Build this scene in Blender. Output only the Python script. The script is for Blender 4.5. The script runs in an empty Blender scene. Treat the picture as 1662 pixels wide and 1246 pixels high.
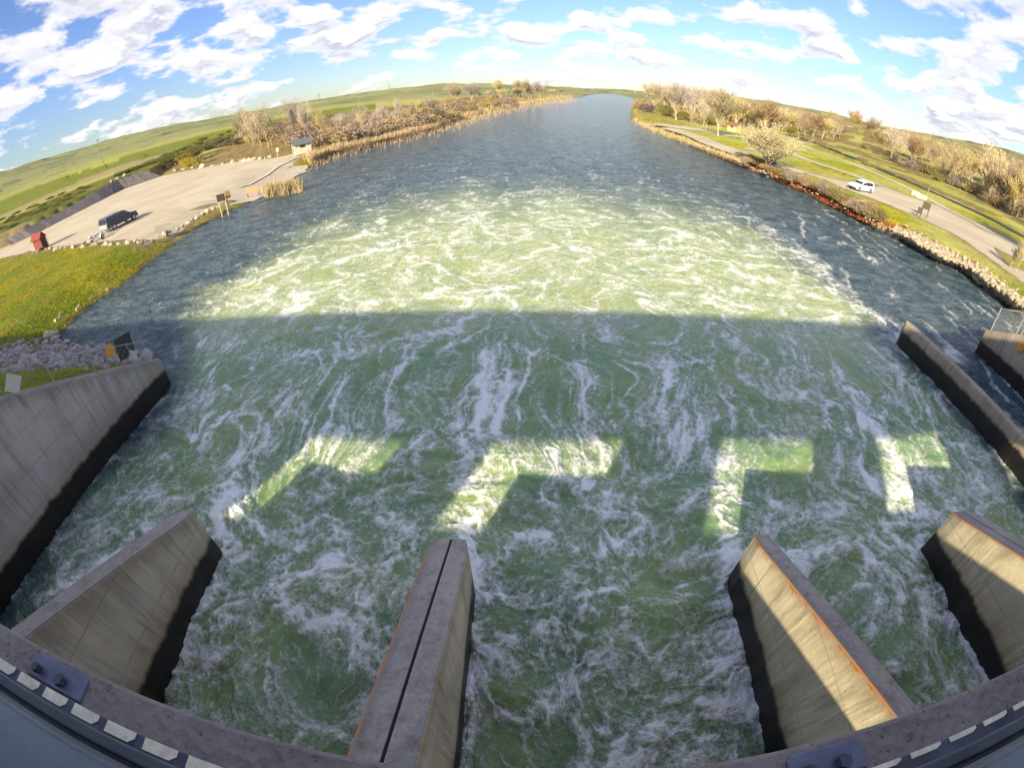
import bpy, math, random
import numpy as np
from mathutils import Matrix, Vector
SC = bpy.context.scene
COL = SC.collection
# ------------------------------------------------------------------ camera
P0 = (1.36399122, -0.10711225)
PITCH, ROLL, YAW = 0.64254076, -0.01842254, -0.04913924
CAM_H = 10.0
_f = np.array([math.sin(YAW)*math.cos(PITCH), math.cos(YAW)*math.cos(PITCH), -math.sin(PITCH)])
_r0 = np.array([math.cos(YAW), -math.sin(YAW), 0.0]); _u0 = np.cross(_r0, _f)
_r = _r0*math.cos(ROLL)+_u0*math.sin(ROLL); _u = -_r0*math.sin(ROLL)+_u0*math.cos(ROLL)
CM = np.array([_r, _u, _f]).T
cd = bpy.data.cameras.new('camera'); cam = bpy.data.objects.new('camera', cd); COL.objects.link(cam); SC.camera = cam
cd.type = 'PANO'; cd.panorama_type = 'FISHEYE_LENS_POLYNOMIAL'
cd.sensor_fit = 'HORIZONTAL'; cd.sensor_width = 36; cd.sensor_height = 27
_K = 1.662/36
cd.fisheye_fov = math.radians(200)
cd.fisheye_polynomial_k0 = 0; cd.fisheye_polynomial_k1 = -P0[0]*_K; cd.fisheye_polynomial_k2 = 0
cd.fisheye_polynomial_k3 = -P0[1]*_K**3; cd.fisheye_polynomial_k4 = 0
cd.clip_start = 0.02; cd.clip_end = 30000
_m = np.eye(4); _m[:3, 0] = CM[:, 0]; _m[:3, 1] = CM[:, 1]; _m[:3, 2] = -CM[:, 2]; _m[2, 3] = CAM_H
cam.matrix_world = Matrix(_m.tolist())

def ray(px, py):
    """direction in the world for a spot measured on the 1662 x 1246 photograph"""
    x = px-831.0; y = 623.0-py; r = math.hypot(x, y)/1000
    th = P0[0]*r+P0[1]*r**3; s = math.sin(th)/max(r*1000, 1e-6)
    return CM @ np.array([x*s, y*s, math.cos(th)])
def at(px, py, z=0.0):
    d = ray(px, py); t = (z-CAM_H)/d[2]
    return np.array([d[0]*t, d[1]*t, z])
def height_at(base, px, py):
    """height of the thing standing at base whose top is seen at px, py"""
    d = ray(px, py); t = math.hypot(base[0], base[1])/math.hypot(d[0], d[1])
    return CAM_H+d[2]*t-base[2]

# ------------------------------------------------------------------ world and sun
SUN_AZ, SUN_EL = math.radians(205), math.radians(24.4)      # compass direction the light comes from
W = bpy.data.worlds.new('World'); SC.world = W; W.use_nodes = True
nt = W.node_tree; nt.nodes.clear()
def N(tree, typ, **kw):
    n = tree.nodes.new(typ)
    for k, v in kw.items():
        if k.startswith('i_'):
            n.inputs[int(k[2:]) if k[2:].isdigit() else k[2:]].default_value = v
        else: setattr(n, k, v)
    return n
def link(tree, a, b): tree.links.new(a, b)
def MA(tree, op, a, b=None, c=None, clamp=False):
    n = tree.nodes.new('ShaderNodeMath'); n.operation = op; n.use_clamp = clamp
    for i, v in enumerate((a, b, c)):
        if v is None: continue
        if isinstance(v, (int, float)): n.inputs[i].default_value = v
        else: tree.links.new(v, n.inputs[i])
    return n.outputs[0]
def MR(tree, v, a, b, c=0.0, d=1.0, smooth=True):
    n = tree.nodes.new('ShaderNodeMapRange')
    n.interpolation_type = 'SMOOTHSTEP' if smooth else 'LINEAR'
    tree.links.new(v, n.inputs[0])
    for i, x in enumerate((a, b, c, d)): n.inputs[i+1].default_value = x
    return n.outputs[0]
def MIX(tree, f, a, b, mode='MIX'):
    n = tree.nodes.new('ShaderNodeMix'); n.data_type = 'RGBA'; n.blend_type = mode
    for sock, v in ((n.inputs[0], f), (n.inputs[6], a), (n.inputs[7], b)):
        if isinstance(v, (int, float)): sock.default_value = v
        elif isinstance(v, tuple): sock.default_value = v if len(v) == 4 else v+(1,)
        else: tree.links.new(v, sock)
    return n.outputs[2]
def NOISE(tree, vec, scale, detail=4, rough=.55, dist=0.0, typ='FBM', lac=2.0):
    n = tree.nodes.new('ShaderNodeTexNoise'); n.noise_dimensions = '3D'; n.noise_type = typ
    if typ == 'FBM': n.normalize = True
    n.inputs['Scale'].default_value = scale; n.inputs['Detail'].default_value = detail
    n.inputs['Roughness'].default_value = rough; n.inputs['Distortion'].default_value = dist
    n.inputs['Lacunarity'].default_value = lac
    if vec is not None: tree.links.new(vec, n.inputs['Vector'])
    return n.outputs[0]
sky = N(nt, 'ShaderNodeTexSky', sky_type='NISHITA', sun_disc=False)
sky.sun_elevation = SUN_EL; sky.sun_rotation = SUN_AZ; sky.altitude = 900
sky.air_density = 1.0; sky.dust_density = 0.6; sky.ozone_density = 1.6
geo = N(nt, 'ShaderNodeTexCoord'); sep = N(nt, 'ShaderNodeSeparateXYZ'); link(nt, geo.outputs['Generated'], sep.inputs[0])
zc = MA(nt, 'MAXIMUM', sep.outputs[2], 0.0)
zz = MA(nt, 'ADD', zc, 0.28)
cx = MA(nt, 'DIVIDE', sep.outputs[0], zz); cy = MA(nt, 'DIVIDE', sep.outputs[1], zz)
def cloud(dz):
    comb = N(nt, 'ShaderNodeCombineXYZ')
    s = 1.0+dz
    link(nt, MA(nt, 'MULTIPLY', cx, s), comb.inputs[0]); link(nt, MA(nt, 'MULTIPLY', cy, s), comb.inputs[1])
    comb.inputs[2].default_value = 11.3
    a = NOISE(nt, comb.outputs[0], 3.7, 9, .55, 0.15)
    b = NOISE(nt, comb.outputs[0], 0.9, 3, .5)
    return MA(nt, 'ADD', MA(nt, 'MULTIPLY', a, .75), MA(nt, 'MULTIPLY', b, .38))
c0 = cloud(0.0); c1 = cloud(-0.045)
mask = MR(nt, MA(nt, 'ADD', c0, MR(nt, zc, .32, .6, 0, .01)), .548, .615)
thick = MR(nt, c0, .57, .70)
edge = MR(nt, MA(nt, 'SUBTRACT', c0, c1), -.03, .03)      # lit upper rims against grey bases
shade = MA(nt, 'MULTIPLY', thick, MA(nt, 'SUBTRACT', 1.0, edge))
cloudcol = MIX(nt, shade, (1.0, 0.985, .97, 1), (.58, .61, .73, 1))
over = MR(nt, zc, .30, .60, 1.0, 1.25)  # clouds overhead, out of view, brightened to lift the ambient light
oc = N(nt, 'ShaderNodeCombineColor')
for i_, k_ in enumerate((3.8, 3.8, 3.9)): link(nt, MA(nt, 'MULTIPLY', over, k_), oc.inputs[i_])
cloudlum = MIX(nt, 1.0, cloudcol, oc.outputs[0], 'MULTIPLY')
lowf = MR(nt, zc, .0, .22); skyg = MIX(nt, 1.0, sky.outputs[0], MIX(nt, lowf, (.42, .44, .49, 1), (.52, .56, .74, 1)), 'MULTIPLY')
mix = MIX(nt, MA(nt, 'MULTIPLY', mask, .93), skyg, cloudlum)
bg = N(nt, 'ShaderNodeBackground'); bg.inputs[1].default_value = 0.138
out = N(nt, 'ShaderNodeOutputWorld'); link(nt, mix, bg.inputs[0]); link(nt, bg.outputs[0], out.inputs[0])
sl = bpy.data.lights.new('sun', 'SUN'); sl.energy = 5.0; sl.angle = math.radians(0.85); sl.color = (1.0, .85, .54)
so = bpy.data.objects.new('sun', sl); COL.objects.link(so)
_sd = Vector((math.sin(SUN_AZ)*math.cos(SUN_EL), math.cos(SUN_AZ)*math.cos(SUN_EL), math.sin(SUN_EL)))
so.rotation_euler = _sd.to_track_quat('Z', 'Y').to_euler(); so.location = (-60, -120, 60)
SC.view_settings.view_transform = 'Standard'; SC.view_settings.look = 'None'
SC.view_settings.exposure = 1.0; SC.view_settings.gamma = 1.0; SC.view_settings.use_curve_mapping = False

# ------------------------------------------------------------------ helpers
rng = np.random.default_rng(7); random.seed(7)
def tag(o, label=None, cat=None, group=None, kind=None):
    if label: o['label'] = label
    if cat: o['category'] = cat
    if group: o['group'] = group
    if kind: o['kind'] = kind
    return o
def link_mesh(name, me, mat=None, parent=None):
    o = bpy.data.objects.new(name, me); COL.objects.link(o)
    if mat is not None: me.materials.append(mat)
    if parent is not None: o.parent = parent
    return o
def empty(name, loc, rz=0.0, scale=1.0):
    o = bpy.data.objects.new(name, None); COL.objects.link(o); o.location = loc; o.rotation_euler = (0, 0, rz)
    o.scale = (scale,)*3; o.empty_display_size = .3
    return o
class MB:
    def __init__(s): s.v = []; s.f = []
    def add(s, vs, fs):
        b = len(s.v); s.v += [tuple(map(float, v)) for v in vs]; s.f += [tuple(i+b for i in f) for f in fs]; return s
    def box(s, x0, x1, y0, y1, z0, z1):
        return s.add([(x0,y0,z0),(x1,y0,z0),(x1,y1,z0),(x0,y1,z0),(x0,y0,z1),(x1,y0,z1),(x1,y1,z1),(x0,y1,z1)],
                     [(0,3,2,1),(4,5,6,7),(0,1,5,4),(1,2,6,5),(2,3,7,6),(3,0,4,7)])
    def prism(s, poly, z0, z1):
        """vertical prism over a ground plan; z0/z1 numbers or functions of (x, y)"""
        n = len(poly); g = lambda z, p: z(p[0], p[1]) if callable(z) else z
        vs = [(p[0], p[1], g(z0, p)) for p in poly]+[(p[0], p[1], g(z1, p)) for p in poly]
        return s.add(vs, [tuple(range(n))[::-1], tuple(range(n, 2*n))]+[(i, (i+1) % n, n+(i+1) % n, n+i) for i in range(n)])
    def tube(s, a, b, r0, r1=None, n=8, cap=True):
        a = np.array(a, float); b = np.array(b, float); r1 = r0 if r1 is None else r1
        d = b-a; L = np.linalg.norm(d)
        if L < 1e-9: return s
        d /= L; t = np.array([0, 0, 1.]) if abs(d[2]) < .9 else np.array([1., 0, 0])
        u = np.cross(d, t); u /= np.linalg.norm(u); w = np.cross(d, u)
        vs = [a+(u*math.cos(k*2*math.pi/n)+w*math.sin(k*2*math.pi/n))*r0 for k in range(n)]+[b+(u*math.cos(k*2*math.pi/n)+w*math.sin(k*2*math.pi/n))*r1 for k in range(n)]
        fs = [(k, (k+1) % n, n+(k+1) % n, n+k) for k in range(n)]
        if cap: fs += [tuple(range(n))[::-1], tuple(range(n, 2*n))]
        return s.add(vs, fs)
    def mesh(s, name, smooth=False):
        me = bpy.data.meshes.new(name); me.from_pydata(s.v, [], s.f); me.update()
        if smooth: me.polygons.foreach_set('use_smooth', [True]*len(me.polygons))
        return me
    def build(s, name, mat, parent=None, smooth=False, bevel=0.0, seg=2):
        o = link_mesh(name, s.mesh(name, smooth), mat, parent)
        if bevel:
            m = o.modifiers.new('bevel', 'BEVEL'); m.width = bevel; m.segments = seg; m.limit_method = 'ANGLE'
        return o
# ---- numpy gradient noise
_perm = np.random.default_rng(3).permutation(1024)
_ga = np.random.default_rng(4).random(1024)*2*math.pi
_gx, _gy = np.cos(_ga), np.sin(_ga)
def pn(x, y, seed=0):
    xi = np.floor(x).astype(np.int64); yi = np.floor(y).astype(np.int64); xf = x-xi; yf = y-yi
    def g(ix, iy, dx, dy):
        h = _perm[(_perm[(ix+seed*37) & 1023]+iy) & 1023]
        return _gx[h]*dx+_gy[h]*dy
    u = xf*xf*xf*(xf*(xf*6-15)+10); v = yf*yf*yf*(yf*(yf*6-15)+10)
    a = g(xi, yi, xf, yf); b = g(xi+1, yi, xf-1, yf); c = g(xi, yi+1, xf, yf-1); d = g(xi+1, yi+1, xf-1, yf-1)
    return ((a+(b-a)*u)*(1-v)+(c+(d-c)*u)*v)*1.5
def fbm(x, y, o=4, seed=0, g=.5):
    s = 0; a = 1; t = 0
    for i in range(o):
        s = s+a*pn(x*2**i+i*17.3, y*2**i-i*9.1, seed+i); t += a; a *= g
    return s/t
def sst(x, a, b):
    t = np.clip((x-a)/(b-a), 0, 1); return t*t*(3-2*t)
def inside(px, py, poly):
    r = np.zeros(px.shape, bool); n = len(poly)
    for i in range(n):
        x1, y1 = poly[i][:2]; x2, y2 = poly[(i+1) % n][:2]
        if y1 == y2: continue
        c = ((y1 > py) != (y2 > py)) & (px < (x2-x1)*(py-y1)/(y2-y1)+x1); r ^= c
    return r
def segdist(px, py, pts, closed=False):
    d = np.full(px.shape, 1e9); n = len(pts)
    for i in range(n if closed else n-1):
        ax, ay = pts[i][:2]; bx, by = pts[(i+1) % n][:2]; ux, uy = bx-ax, by-ay; L = ux*ux+uy*uy+1e-12
        t = np.clip(((px-ax)*ux+(py-ay)*uy)/L, 0, 1); d = np.minimum(d, np.hypot(px-ax-t*ux, py-ay-t*uy))
    return d
def grid_object(name, X, Y, Z, mat, attrs=None, colour=None, keep=None):
    ny, nx = X.shape; me = bpy.data.meshes.new(name)
    idx = np.arange(ny*nx).reshape(ny, nx)
    q = np.stack([idx[:-1, :-1], idx[:-1, 1:], idx[1:, 1:], idx[1:, :-1]], -1).reshape(-1, 4)
    if keep is not None: q = q[keep.reshape(-1)]
    me.vertices.add(ny*nx); me.vertices.foreach_set('co', np.stack([X, Y, Z], -1).astype(np.float32).ravel())
    me.loops.add(q.size); me.loops.foreach_set('vertex_index', q.astype(np.int32).ravel())
    me.polygons.add(len(q)); me.polygons.foreach_set('loop_start', (np.arange(len(q))*4).astype(np.int32))
    me.polygons.foreach_set('use_smooth', np.ones(len(q), bool))
    me.update(calc_edges=True)
    for k, v in (attrs or {}).items():
        a = me.attributes.new(k, 'FLOAT', 'POINT'); a.data.foreach_set('value', v.astype(np.float32).ravel())
    if colour is not None:
        a = me.attributes.new('tint', 'FLOAT_COLOR', 'POINT')
        a.data.foreach_set('color', np.concatenate([colour, np.ones(colour.shape[:2]+(1,))], -1).astype(np.float32).ravel())
    return link_mesh(name, me, mat)
# ---- materials
def mat_new(name):
    m = bpy.data.materials.new(name); m.use_nodes = True; t = m.node_tree
    b = t.nodes['Principled BSDF']; return m, t, b
def simple(name, col, rough=.6, metal=0.0, var=.15, scale=6.0, bump=0.0, spec=.5, vary=None):
    vary = any(k in name for k in ('twig', 'bud', 'leaf', 'brush', 'rock', 'willow')) if vary is None else vary
    m, t, b = mat_new(name)
    tc = N(t, 'ShaderNodeTexCoord').outputs['Object']
    n = NOISE(t, tc, scale, 5, .6)
    f = MR(t, n, .3, .7, 1-var, 1+var, False)
    comb = N(t, 'ShaderNodeCombineColor')
    for i in range(3): link(t, f, comb.inputs[i])
    cc_ = MIX(t, 1.0, tuple(col)+(1,), comb.outputs[0], 'MULTIPLY')
    if vary:
        oi_ = N(t, 'ShaderNodeObjectInfo').outputs['Random']; cv = N(t, 'ShaderNodeCombineColor'); r2_ = MA(t, 'FRACT', MA(t, 'MULTIPLY', oi_, 7.31))
        for i, (a_, b2_) in enumerate(((.70, 1.15),)*3 if 'rock' in name else ((.72, 1.18), (.74, 1.15), (.62, 1.35))): link(t, MR(t, oi_ if i < 2 or 'rock' in name else r2_, 0, 1, a_, b2_, False), cv.inputs[i])
        cc_ = MIX(t, 1.0, cc_, cv.outputs[0], 'MULTIPLY')
    link(t, cc_, b.inputs['Base Color'])
    b.inputs['Roughness'].default_value = rough; b.inputs['Metallic'].default_value = metal
    b.inputs['Specular IOR Level'].default_value = spec
    if bump:
        bp = N(t, 'ShaderNodeBump'); bp.inputs['Strength'].default_value = .8; bp.inputs['Distance'].default_value = bump
        link(t, NOISE(t, tc, scale*2, 6, .65), bp.inputs['Height']); link(t, bp.outputs[0], b.inputs['Normal'])
    return m
def concrete(name, tide=0.9, top=None, rust=0.0, lift=1.5, base=(.40, .35, .27), joint=None, streak=1.0):
    """weathered board-marked concrete: vertical run-off streaks, lift joints, wet black band at the water"""
    m, t, b = mat_new(name)
    g = N(t, 'ShaderNodeNewGeometry'); pos = g.outputs['Position']
    sp = N(t, 'ShaderNodeSeparateXYZ'); link(t, pos, sp.inputs[0])
    mp = N(t, 'ShaderNodeMapping'); link(t, pos, mp.inputs[0]); mp.inputs['Scale'].default_value = (2.6, 2.6, .22)
    n1 = NOISE(t, mp.outputs[0], 1.5, 6, .65); n2 = NOISE(t, pos, .45, 4, .6); n3 = NOISE(t, pos, 14, 4, .7)
    mp2 = N(t, 'ShaderNodeMapping'); link(t, pos, mp2.inputs[0]); mp2.inputs['Scale'].default_value = (9, 9, .45)
    n4 = NOISE(t, mp2.outputs[0], 1.2, 4, .6)
    col = MIX(t, MR(t, n2, .35, .65), tuple(c*.80 for c in base)+(1,), tuple(c*1.15 for c in base)+(1,))
    col = MIX(t, MA(t, 'MULTIPLY', MR(t, n1, .45, .72), .68*streak), col, (base[0]*.42, base[1]*.40, base[2]*.38, 1))
    col = MIX(t, MA(t, 'MULTIPLY', MR(t, n4, .48, .70), .62*streak), col, (base[0]*1.35, base[1]*1.32, base[2]*1.25, 1))
    col = MIX(t, MA(t, 'MULTIPLY', MR(t, n3, .5, .8), .3), col, (base[0]*.5, base[1]*.5, base[2]*.5, 1))
    if lift:
        z = MA(t, 'ADD', sp.outputs[2], MA(t, 'MULTIPLY', n2, .02))
        fr = MA(t, 'ABSOLUTE', MA(t, 'SUBTRACT', MA(t, 'FRACT', MA(t, 'DIVIDE', z, lift)), .5))
        col = MIX(t, MA(t, 'MULTIPLY', MR(t, fr, .484, .499), MR(t, n1, .35, .6, .9, .35)), col, (base[0]*.4, base[1]*.4, base[2]*.4, 1))
        fy = MA(t, 'ABSOLUTE', MA(t, 'SUBTRACT', MA(t, 'FRACT', MA(t, 'DIVIDE', sp.outputs[1], 4.3)), .5))
        col = MIX(t, MA(t, 'MULTIPLY', MR(t, fy, .4935, .499), MR(t, n4, .35, .6, .9, .4)), col, (base[0]*.3, base[1]*.3, base[2]*.3, 1))
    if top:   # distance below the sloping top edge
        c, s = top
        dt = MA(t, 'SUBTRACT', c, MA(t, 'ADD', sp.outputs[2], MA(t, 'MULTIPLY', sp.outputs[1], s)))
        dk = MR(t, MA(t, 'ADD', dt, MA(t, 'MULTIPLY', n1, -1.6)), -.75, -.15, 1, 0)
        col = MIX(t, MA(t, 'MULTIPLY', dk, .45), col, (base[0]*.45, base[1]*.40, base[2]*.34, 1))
        if rust:
            sn = N(t, 'ShaderNodeSeparateXYZ'); link(t, g.outputs['Normal'], sn.inputs[0]); rust = MR(t, sn.outputs[0], -.5, .1, 1, 0)
            nr = NOISE(t, pos, 1.1, 4, .6)
            rr = MR(t, MA(t, 'SUBTRACT', MA(t, 'MULTIPLY', MR(t, NOISE(t, pos, 2.4, 7, .75), .40, .66), .15), MA(t, 'ABSOLUTE', dt)), -.02, .05)
            col = MIX(t, MA(t, 'MULTIPLY', rr, rust), col, (.42, .13, .012, 1))
            r2 = MR(t, MA(t, 'SUBTRACT', MA(t, 'MULTIPLY', nr, .55), dt), -.05, .25)
            col = MIX(t, MA(t, 'MULTIPLY', MA(t, 'MULTIPLY', MA(t, 'MULTIPLY', r2, MR(t, n4, .4, .6)), .5), rust), col, (.34, .14, .035, 1))
    b.inputs['Roughness'].default_value = .85
    if tide:
        nt_ = MA(t, 'ADD', MA(t, 'MULTIPLY', NOISE(t, mp.outputs[0], .7, 4, .6), .75), MA(t, 'MULTIPLY', NOISE(t, pos, 6, 5, .7), .25))
        lv = MA(t, 'ADD', sp.outputs[2], MA(t, 'MULTIPLY', MA(t, 'SUBTRACT', nt_, .5), -.55))
        wet = MR(t, lv, tide-.08, tide+.16, 1, 0)
        om = MR(t, lv, tide+.1, tide+.75, 1, 0)
        col = MIX(t, MA(t, 'MULTIPLY', om, .40), col, (.25, .17, .07, 1))
        deep = MIX(t, MR(t, NOISE(t, mp.outputs[0], 1.8, 5, .6), .5, .75), (.006, .006, .006, 1), (.035, .022, .008, 1))
        col = MIX(t, wet, col, deep)
        link(t, MR(t, wet, 0, 1, .85, .5), b.inputs['Roughness'])
    link(t, col, b.inputs['Base Color'])
    bp = N(t, 'ShaderNodeBump'); bp.inputs['Strength'].default_value = .6; bp.inputs['Distance'].default_value = .02
    link(t, MA(t, 'ADD', n3, n1), bp.inputs['Height']); link(t, bp.outputs[0], b.inputs['Normal'])
    return m

# ------------------------------------------------------------------ river banks (water's edge, metres)
def L(pts, z=0.0): return [tuple(at(x, y, z)[:2]) for x, y in pts]
LSH = [(-300.0, 14.0), (-90.0, 16.5), (-50.0, 17.6)]+L([(90, 549), (130, 510), (160, 486), (200, 462), (250, 421), (290, 392), (330, 364), (362, 348), (388, 337), (414, 323), (430, 312), (448, 299), (475, 283), (500, 272), (528, 259), (560, 245), (610, 233), (660, 222), (723, 206), (769, 189), (811.6, 178), (875, 166), (912.7, 161), (945.6, 157.7), (958, 154.2), (972, 152.3), (992, 152.2)])
COVE = L([(90, 549), (105, 556), (135, 562), (175, 569), (215, 577), (250, 584)])
RSH = L([(1012, 155), (1030, 161.5), (1032, 168), (1024, 178.4), (1024, 194.6), (1049, 208), (1080, 221), (1107, 231.5), (1136, 243), (1175, 258.6), (1204, 270), (1246.7, 285.7), (1291, 305), (1334, 324.5), (1365, 342), (1416, 367), (1454.8, 382.7), (1486, 400.5), (1515, 420), (1559, 434.7), (1585, 456), (1612, 473.6), (1647, 501.8), (1662, 516)])+[(40.3, 19.5), (36., 17.), (28.0, 16.9)]
WATER_POLY = [(-16.2, -9.0)]+[(-16.2, 13.0)]+COVE[::-1]+LSH[4:]+RSH+[(27.2, 16.0), (27.2, -9.0)]
# ------------------------------------------------------------------ water
def angular_grid(a0, a1, da, n0, n1, dn, far, H=CAM_H):
    az = np.radians(np.arange(a0, a1+da, da)); nd = np.radians(np.arange(n0, n1, dn)); r = H*np.tan(nd)
    r = np.concatenate([r, far]); R, A = np.meshgrid(r, az, indexing='ij')
    return R*np.sin(A), R*np.cos(A), R
WX, WY, WR = angular_grid(-104, 104, .12, 0.0, 89.0, .095, np.geomspace(600, 7000, 60))
def rmf(x, y, s, o, seed, gain=1.8, sharp=2.2, lac=2.03):
    """ridged multifractal: thin branching crests with finer lace hanging on them"""
    v = 0; w = 1.0; a = 1.0; t = 0
    for i in range(o):
        n = 1-np.abs(pn(x*s, y*s, seed+i))*sharp; n = np.clip(n, 0, 1)**2
        v = v+a*w*n; t += a; w = np.clip(n*gain, 0, 1); a *= .62; s *= lac; x, y = x*.8-y*.6, x*.6+y*.8
    return v/t
def zones(X, Y):
    left = -15.8-4.6*sst(Y, 12, 20)+3.0*sst(Y, 20, 50); right = 19.6+1.2*sst(Y, 17, 40)-1.5*sst(Y, 30, 50)
    fray = sst(Y, 16, 24); q = 2.6*fbm(X*.45, Y*.35, 4, 144, .65)*fray
    inn = sst(X-left+(1.5+2*fray)*fbm(Y*.12, X*.05, 3, 42)+q, -.8-2.2*fray, 3.0+1.5*fray)*sst(right-X+(1.5+1.2*fray)*fbm(Y*.12, X*.05+9, 3, 43)+q, -.8-.9*fray, 2.2+1.2*fray)
    reach = 1-sst(Y+9.0*fbm(X*.10, Y*.02, 3, 44)+7*fbm(X*.30, Y*.16, 4, 145, .65)+.012*X*X, 27, 57)
    return inn, reach
def river(X, Y):
    x1 = X+1.6*fbm(X*.16, Y*.16, 2, 80); y1 = Y+1.6*fbm(X*.16+31, Y*.16, 2, 81)
    x2 = x1+.62*fbm(x1*.55, y1*.55, 3, 83); y2 = y1+.62*fbm(x1*.5+31, y1*.5, 3, 84)
    x3 = x2+.15*fbm(x2*2.2, y2*2.2, 4, 86, .65); y3 = y2+.15*fbm(x2*1.9+31, y2*1.9, 4, 87, .6)
    near = 1-sst(Y+1.5*fbm(X*.3, Y*.1, 2, 9), 5.5, 11); webz = sst(Y+1.5*fbm(X*.2, Y*.1, 2, 10), 15, 22); mid = (1-near)*(1-webz)
    fan = X/(1+np.clip(Y, 0, 60)*.012); sx = fan+(x3-X)*.8; sy = Y*.30+.6*(y3-Y)
    cov = fbm(x2*.35, y2*.3, 4, 21, .6); cov2 = fbm(x2*1.1, y2*1.0, 3, 25)
    grain = fbm(X*4.5, Y*4.5, 5, 90, .85); g2 = rmf(X, Y, 2.6, 4, 92)-.35
    cl = sst(fbm(x3*.7, y3*.7, 6, 26, .68), -.10, .42)
    rn = rmf(x3, y3, .60, 6, 101, 2.4, 1.7); rn2 = rmf(x3+7, y3, 1.5, 5, 111, 2.4, 1.7)
    rm = rmf(sx, sy, .95, 6, 121, 2.2, 2.5); rm2 = rmf(sx+5, sy*1.6, 2.2, 5, 131, 2.4, 2.0)
    rw = rmf(x3, y3*1.15, .42, 6, 141, 2.2, 2.1); rw2 = rmf(x3+3, y3*1.15, 1.1, 5, 151, 2.4, 1.9)
    vn = .85*rn+.60*rn2+.34*cl+.48*cov+.27*cov2+.09
    vm = .07+.95*rm+.72*rm2+.22*cl+.48*cov+.25*cov2-.02
    vw = .95*rw+.80*rw2+.22*cl+.42*cov+.22*cov2-.04
    v = near*vn+mid*vm+webz*vw+.55*grain+.30*g2
    inn, reach = zones(X, Y); zone = inn*reach
    rs = rmf(fan+.6*(x3-X), Y*.22+.8*(y3-Y), .55, 5, 161, 2.2, 2.0)
    rightw = sst(X, 19, 24); rw0, rw20 = rw, rw2; rw = rw*(1-rightw)+rs*rightw; rw2 = rw2*(1-.8*rightw)
    out = .9*rw+.55*rw2+.5*cov-.40-.30*sst(Y, 55, 85)+.15*grain-.6*sst(Y, 75, 100)-.25*sst(-X, 18, 30)
    sh = np.exp(-((X-20.4-.03*(Y-17)-1.3*fbm(Y*.18, Y*0, 3, 46)-.5*(x3-X))/(.8+.04*np.clip(Y-17, 0, 60)))**2)*sst(Y, 15, 18)*(1-sst(Y, 36, 54))
    ch = sst(X, 19.8, 20.4)*(1-sst(X, 22.8+.1*Y, 24.3+.1*Y))*(1-sst(Y, 17, 21))
    side = sst(X, 20, 22)*(1-sst(Y, 40, 60))*sst(fbm(X*.15, Y*.06, 2, 47), -.35, .25)
    d = segdist(X, Y, [(-16, 0), (-16, 13.1)])
    for xa, xb, ye in ((-8.88, -8.34, 5.3), (-2.03, -1.2, 5.4), (5.04, 5.47, 5.3), (11.93, 12.9, 5.3), (19.8, 20.2, 17.3)):
        d = np.minimum(d, np.hypot(np.maximum(np.maximum(xa-X, X-xb), 0), np.maximum(Y-ye, 0)))
    d = np.minimum(d, segdist(X, Y, [(26.8, 0), (26.8, 17)]))
    wake = np.zeros_like(X)
    for xc, ye in ((-8.6, 5.4), (-1.6, 5.4), (5.25, 5.4), (12.4, 5.4)):
        t_ = np.clip(Y-ye, 0, None); wake += np.exp(-((X-xc*(1+.012*t_)-.5*(x3-X)-.3*fbm(Y*.5, Y*0+xc, 2, 48))/(.35+.06*t_))**2)*sst(Y, ye-.2, ye+.3)*(1-sst(t_, 4, 13))
    zf = zone**.6; v = v*zf+(1-zf)*out+sh*(.30+.5*rn2)+ch*(.25+.5*cl)+side*(.75*rs-.1)+.55*np.exp(-(d/.28)**1.5)*(.5+cov2+.5*cl)+wake*(.22+.35*rn2)
    fac = sst(v, .12, 1.14)**1.08*.97
    sunlit_haze = (sst(v, -.05, .7)*(.22+.12*webz)+.07*webz)*zone  # thin foam, raised beyond the shadow edge to paint brighter sunlit water
    fac = np.maximum(fac, sunlit_haze)
    boil = fbm(X*.36, Y*.36, 3, 51)
    aer = zone*(1-.25*sst(Y, 30, 50))
    rip = fbm(X*1.1, Y*1.9, 4, 53, .65)
    amp = (1-sst(Y, 4, 18))*.75+.25
    h = zone*amp*(.34*boil+.14*fbm(x2*.9, y2*.9, 3, 52))+.07*amp*sst(v, .2, 1.3)+.10*np.exp(-(d/.3)**1.5)*fbm(X*3, Y*3, 3, 55)*zone
    h += (1-zone)*(.12*rip+.08*fbm(X*.5, Y*.9, 3, 54))*(1-.7*sst(Y, 60, 200))
    hue = np.clip(.45*sst(fbm(X*.25, Y*.25, 4, 95)+.3*cov2, -.45, .6)+.55*webz, 0, 1)  # random tone, plus sunlit yellow painted in beyond the dam's shadow
    return h, fac, aer, hue
WH, WF, WZ, WC = river(WX, WY)
WH = np.where((WX < -16.0) & (WY < 12.5), -.5, WH)
_wd = np.clip(WR/40, 0, 1)
m_water, t, b = mat_new('river_water')
pos = N(t, 'ShaderNodeNewGeometry').outputs['Position']
def ATT(t, n): return N(t, 'ShaderNodeAttribute', attribute_name=n).outputs['Fac']
foam_and_sunlight, aer = ATT(t, 'foam_and_sunlight'), ATT(t, 'aerated')
grain = MA(t, 'ADD', NOISE(t, pos, 9.0, 6, .8), MA(t, 'MULTIPLY', NOISE(t, pos, 30.0, 3, .7), .5))
gr_ = MA(t, 'MULTIPLY', MA(t, 'SUBTRACT', grain, .75), MA(t, 'MULTIPLY', MR(t, foam_and_sunlight, 0, .35), 1.9))
fac = MA(t, 'ADD', foam_and_sunlight, MA(t, 'MULTIPLY', gr_, MR(t, foam_and_sunlight, .6, 1.0, 1.0, .35)), clamp=True)
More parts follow.
